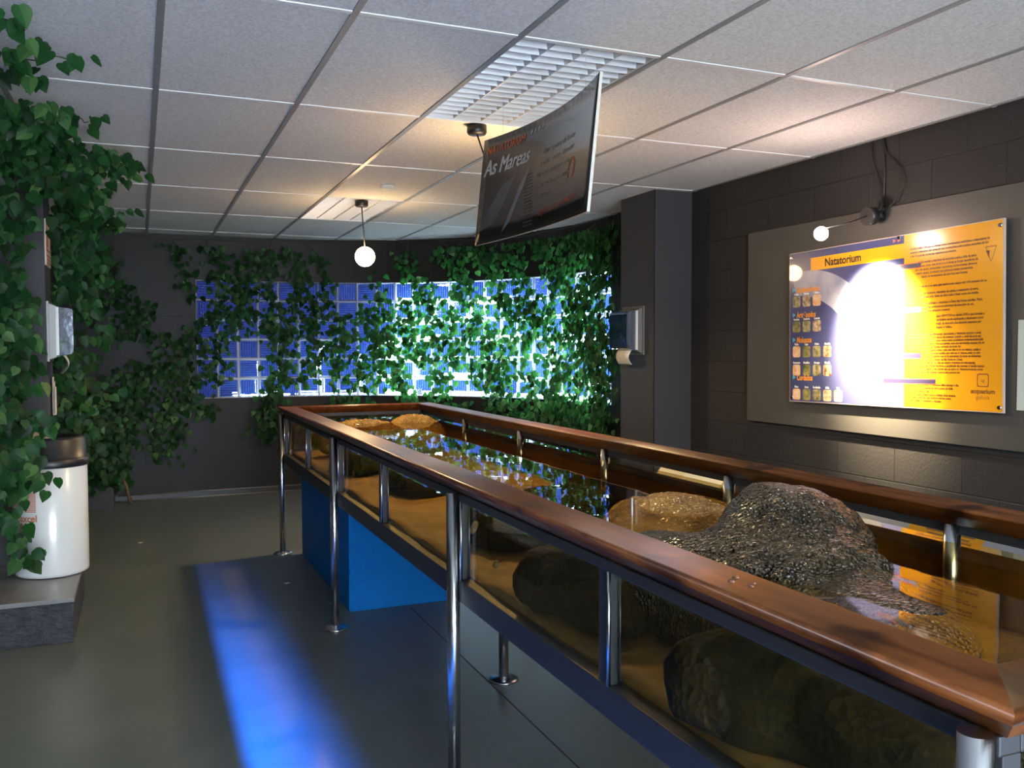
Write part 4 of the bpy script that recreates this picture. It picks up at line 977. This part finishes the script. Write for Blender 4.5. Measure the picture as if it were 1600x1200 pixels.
# ------------------------------------------------------------------ ivy
LEAF2D = [(-.22, .0), (-.40, .12), (-.48, .32), (-.42, .54), (-.27, .76), (-.12, .94), (0, 1.08), (.12, .94), (.27, .76), (.42, .54), (.48, .32), (.40, .12), (.22, .0)]
class Foliage:
    def __init__(s): s.v = []; s.f = []; s.t = []
    def leaf(s, p, d, n, L, rng):
        """p stalk point, d pointing direction, n facing normal"""
        d = d.normalized(); x = d.cross(n)
        if x.length < 1e-3: x = d.orthogonal()
        x.normalize(); n = x.cross(d).normalized(); b = len(s.v); k = .20+.18*rng.random(); cu = rng.uniform(-.25, .1)
        for u, w in LEAF2D:
            s.v.append(p + L*(x*u*.95 + d*w + n*(k*abs(u) + cu*w*w*.5 - .10*u*u)))
        for w in (.05, .38, .70): s.v.append(p + L*(d*w + n*(cu*w*w*.5)))
        m0, m1, m2 = b+13, b+14, b+15
        s.f += [(m0, m1, b+2, b+1, b), (m1, m2, b+4, b+3, b+2), (m2, b+6, b+5, b+4), (m0, b+12, b+11, b+10, m1), (m1, b+10, b+9, b+8, m2), (m2, b+8, b+7, b+6)]
        t = min(1., max(0., rng.gauss(.42, .26)))
        s.t += [t, t, t, t*.86, t*.86, t*.86]
    def build(s, parent, mat=None):
        me = bpy.data.meshes.new('foliage'); off = wloc(parent)
        me.from_pydata([v-off for v in s.v], [], s.f); me.materials.append(mat or M_LEAF)
        at = me.attributes.new('tint', 'FLOAT', 'FACE')
        at.data.foreach_set('value', s.t); me.polygons.foreach_set('use_smooth', [True]*len(s.f))
        o = bpy.data.objects.new('foliage', me); COL.objects.link(o); o.parent = parent
        return o

def smooth_path(st, n=6):
    P = [Vector(p) for p in st]
    if len(P) < 3:
        return [P[0].lerp(P[-1], k/n) for k in range(n+1)]
    P = [P[0]*2-P[1]] + P + [P[-1]*2-P[-2]]; out = []
    for i in range(1, len(P)-2):
        for k in range(n):
            t = k/n
            out.append(.5*((2*P[i])+(-P[i-1]+P[i+1])*t+(2*P[i-1]-5*P[i]+4*P[i+1]-P[i+2])*t*t+(-P[i-1]+3*P[i]-3*P[i+1]+P[i+2])*t**3))
    out.append(P[-2]); return out

def vine(label, strands, face, dens, L, spread, depth, seed, name='ivy_vine', parent=None, group='artificial ivy vines', lo=None):
    rng = random.Random(seed); fo = Foliage(); stem = new_bm()
    t = parent or thing(name, label, 'ivy', tuple(strands[0][0]), group)
    for st in strands:
        path = smooth_path(st); cur = []
        for p in path: cur.append(p + Vector((rng.uniform(-.01, .01), rng.uniform(-.008, .008), rng.uniform(-.01, .01)))); cur[-1].z = min(cur[-1].z, CEIL-.03)
        add_tube(stem, cur, .0028, 5)
        for a, b in zip(cur, cur[1:]):
            ln = (b-a).length; m = dens*ln; cnt = int(m) + (1 if rng.random() < m-int(m) else 0)
            for _ in range(cnt):
                p = a.lerp(b, rng.random())
                fn = face(p) if callable(face) else Vector(face)
                tg = Vector((0, 0, 1)).cross(fn).normalized()
                o = tg*rng.gauss(0, spread) + Vector((0, 0, rng.gauss(0, spread*.6)-.2*spread)) + fn*rng.uniform(0, depth)
                q = p+o
                if lo and not lo(q): continue
                d = (tg*rng.gauss(0, .7) + Vector((0, 0, -1)) + fn*rng.uniform(-.1, .5))
                n = fn + tg*rng.gauss(0, .45) + Vector((0, 0, rng.gauss(.25, .35)))
                fo.leaf(q, d, n, L*rng.uniform(.7, 1.2), rng)
    obj('stem', stem, M_STEM, t); fo.build(t)
    return t

def wall_face(p):
    """inward normal of the far wall nearest to p"""
    c = Vector((WX0+WS1, WY0-WR, 0))
    if p.x < c.x: return Vector((0, -1, 0))
    d = Vector((c.x-p.x, c.y-p.y, 0))
    if p.y < c.y: return Vector((-1, 0, 0))
    return d.normalized()
def in_room(q):
    if q.z > CEIL-.10 or q.z < .01: return False
    if q.x > 3.36 and 5.36 < q.y < 5.95: return False
    c = Vector((WX0+WS1, WY0-WR))
    if q.x > c.x and q.y > c.y: return (Vector((q.x, q.y))-c).length < WR-.02
    return q.y < WY0-.02 and q.x < XR-.02
VD = {0: (105, .075), 1: (125, .085), 2: (110, .07), 3: (70, .05), 4: (110, .07), 5: (120, .07), 6: (120, .065), 7: (110, .06), 8: (120, .08), 9: (55, .05), 10: (110, .07), 11: (115, .07), 12: (110, .07), 13: (120, .075), 14: (125, .075), 15: (135, .08), 16: (190, .11), 17: (190, .11), 18: (170, .09), 19: (150, .07), 20: (110, .07), 21: (50, .04)}
for k, (lab, sts) in enumerate(WALL_VINES):
    d, sp = VD[k]; vine(lab, sts, wall_face, d, .062, sp, .10, 100+k, lo=in_room)
PD = {0: (40, .02), 1: (55, .022), 2: (60, .03), 3: (125, .075), 4: (130, .05), 5: (120, .075), 6: (120, .06), 7: (130, .065), 8: (75, .04), 9: (150, .09), 10: (150, .09)}
def pil_ok(q):
    if q.z > CEIL-.045 or (q.y > 5.72 and q.y < 6.3 and q.x < -.44): return False
    if (Vector((q.x, q.y))-Vector(bc)).length < R+.05 and q.z < 1.03: return False
    return True
for k, (lab, sts) in enumerate(PILLAR_VINES):
    d, sp = PD[k]; vine(lab, sts, (.25, -1, .1), d, (.068 if k > 4 else .060), sp, .12, 300+k, lo=pil_ok)
# plant in the planter
vine('', BUSH, (.2, -1, .2), 170, .065, .08, .12, 500, parent=planter, lo=lambda q: q.z > .17 and q.y < 9.25 and q.y > 8.75)

# ------------------------------------------------------------------ light
GSIGN = 1.
def light(name, typ, loc, energy, col, **kw):
    l = bpy.data.lights.new(name, typ); l.energy = energy; l.color = col
    for k, v in kw.items(): setattr(l, k, v)
    o = bpy.data.objects.new(name, l); COL.objects.link(o); o.location = loc; return o
def aim(o, target):
    o.rotation_euler = (Vector(target)-o.location).to_track_quat('-Z', 'Y').to_euler()
for gx0, gy0 in ((1.598, 6.65), (1.702, 4.198)):
    s = light('globe_downlight', 'SPOT', (gx0, gy0, 2.095), 62, (1., .70, .36), spot_size=math.radians(168), spot_blend=.35, shadow_soft_size=.04)
s = light('poster_beam', 'SPOT', (3.252, 3.604, 2.03), 1900, (1., .78, .50), spot_size=math.radians(66), spot_blend=1., shadow_soft_size=.02)
aim(s, (3.70, 3.585, 1.60))
s = light('poster_spot', 'SPOT', (3.255, 3.605, 2.035), 110, (1., .80, .58), spot_size=math.radians(88), spot_blend=.75, shadow_soft_size=.02)
aim(s, (3.70, 3.59, 1.42))
# blue lamp added out of view; masked beam throws the floor strip beside tank
s = light('added_blue_strip_light', 'POINT', (.32, -.8, 2.45), 15000, (.0, .15, 1.), shadow_soft_size=.004)
s.data.use_nodes = True; nt = s.data.node_tree; nd = nt.nodes; em = nd['Emission']
def mth(op, a, b=None, c=None):
    x = nd.new('ShaderNodeMath'); x.operation = op
    for i, v in enumerate((a, b, c)):
        if v is None: continue
        if isinstance(v, (int, float)): x.inputs[i].default_value = v
        else: nt.links.new(v, x.inputs[i])
    return x.outputs[0]
def ramp(v, a, b):
    x = nd.new('ShaderNodeMapRange'); x.interpolation_type = 'SMOOTHSTEP'; nt.links.new(v, x.inputs['Value'])
    x.inputs['From Min'].default_value = min(a, b); x.inputs['From Max'].default_value = max(a, b)
    x.inputs['To Min'].default_value = 0. if a < b else 1.; x.inputs['To Max'].default_value = 1. if a < b else 0.
    return x.outputs['Result']
tcn = nd.new('ShaderNodeTexCoord'); sp = nd.new('ShaderNodeSeparateXYZ'); nt.links.new(tcn.outputs['Normal'], sp.inputs[0])
dz = mth('MAXIMUM', mth('ABSOLUTE', sp.outputs['Z']), .02)
gx = mth('MULTIPLY', mth('DIVIDE', sp.outputs['X'], dz), 2.45*GSIGN); gy = mth('MULTIPLY', mth('DIVIDE', sp.outputs['Y'], dz), 2.45*GSIGN)
msk = mth('MULTIPLY', mth('MULTIPLY', ramp(gx, -.03, .05), ramp(gx, .44, .02)), mth('MULTIPLY', mth('MULTIPLY', ramp(gy, 7.19, 7.14), mth('MULTIPLY_ADD', ramp(gy, 7.0, 4.6), .82, .18)), ramp(gy, 1.5, 2.5)))
msk = mth('MULTIPLY', msk, mth('GREATER_THAN', mth('MULTIPLY', sp.outputs['Z'], -GSIGN), 0.))
nt.links.new(msk, em.inputs['Strength'])

W = bpy.data.worlds.new('World'); SC.world = W; W.use_nodes = True
bg = W.node_tree.nodes['Background']; bg.inputs['Color'].default_value = (.76, .88, 1., 1); bg.inputs['Strength'].default_value = 17.

# ------------------------------------------------------------------ camera
cam = bpy.data.cameras.new('Camera'); co = bpy.data.objects.new('Camera', cam); COL.objects.link(co)
cam.sensor_width = 36.; cam.lens = 1374.96/1600*36; cam.clip_start = .02
yaw, pit, rol = math.radians(22.9273), math.radians(-2.3512), math.radians(-.1656)
f = Vector((math.sin(yaw)*math.cos(pit), math.cos(yaw)*math.cos(pit), math.sin(pit))); r = Vector((math.cos(yaw), -math.sin(yaw), 0)); u = r.cross(f)
r2 = r*math.cos(rol)+u*math.sin(rol); u2 = -r*math.sin(rol)+u*math.cos(rol)
Mx = Matrix((r2, u2, -f)).transposed().to_4x4(); Mx.translation = (0, 0, CAMZ)
co.matrix_world = Mx
SC.camera = co
SC.view_settings.view_transform = 'Standard'; SC.view_settings.look = 'None'; SC.view_settings.gamma = 1.; SC.view_settings.exposure = .70
SC.view_settings.use_curve_mapping = False
SC.cycles.max_bounces = 10; SC.cycles.transparent_max_bounces = 16; SC.cycles.sample_clamp_indirect = 4.
SC.cycles.caustics_reflective = False; SC.cycles.caustics_refractive = True
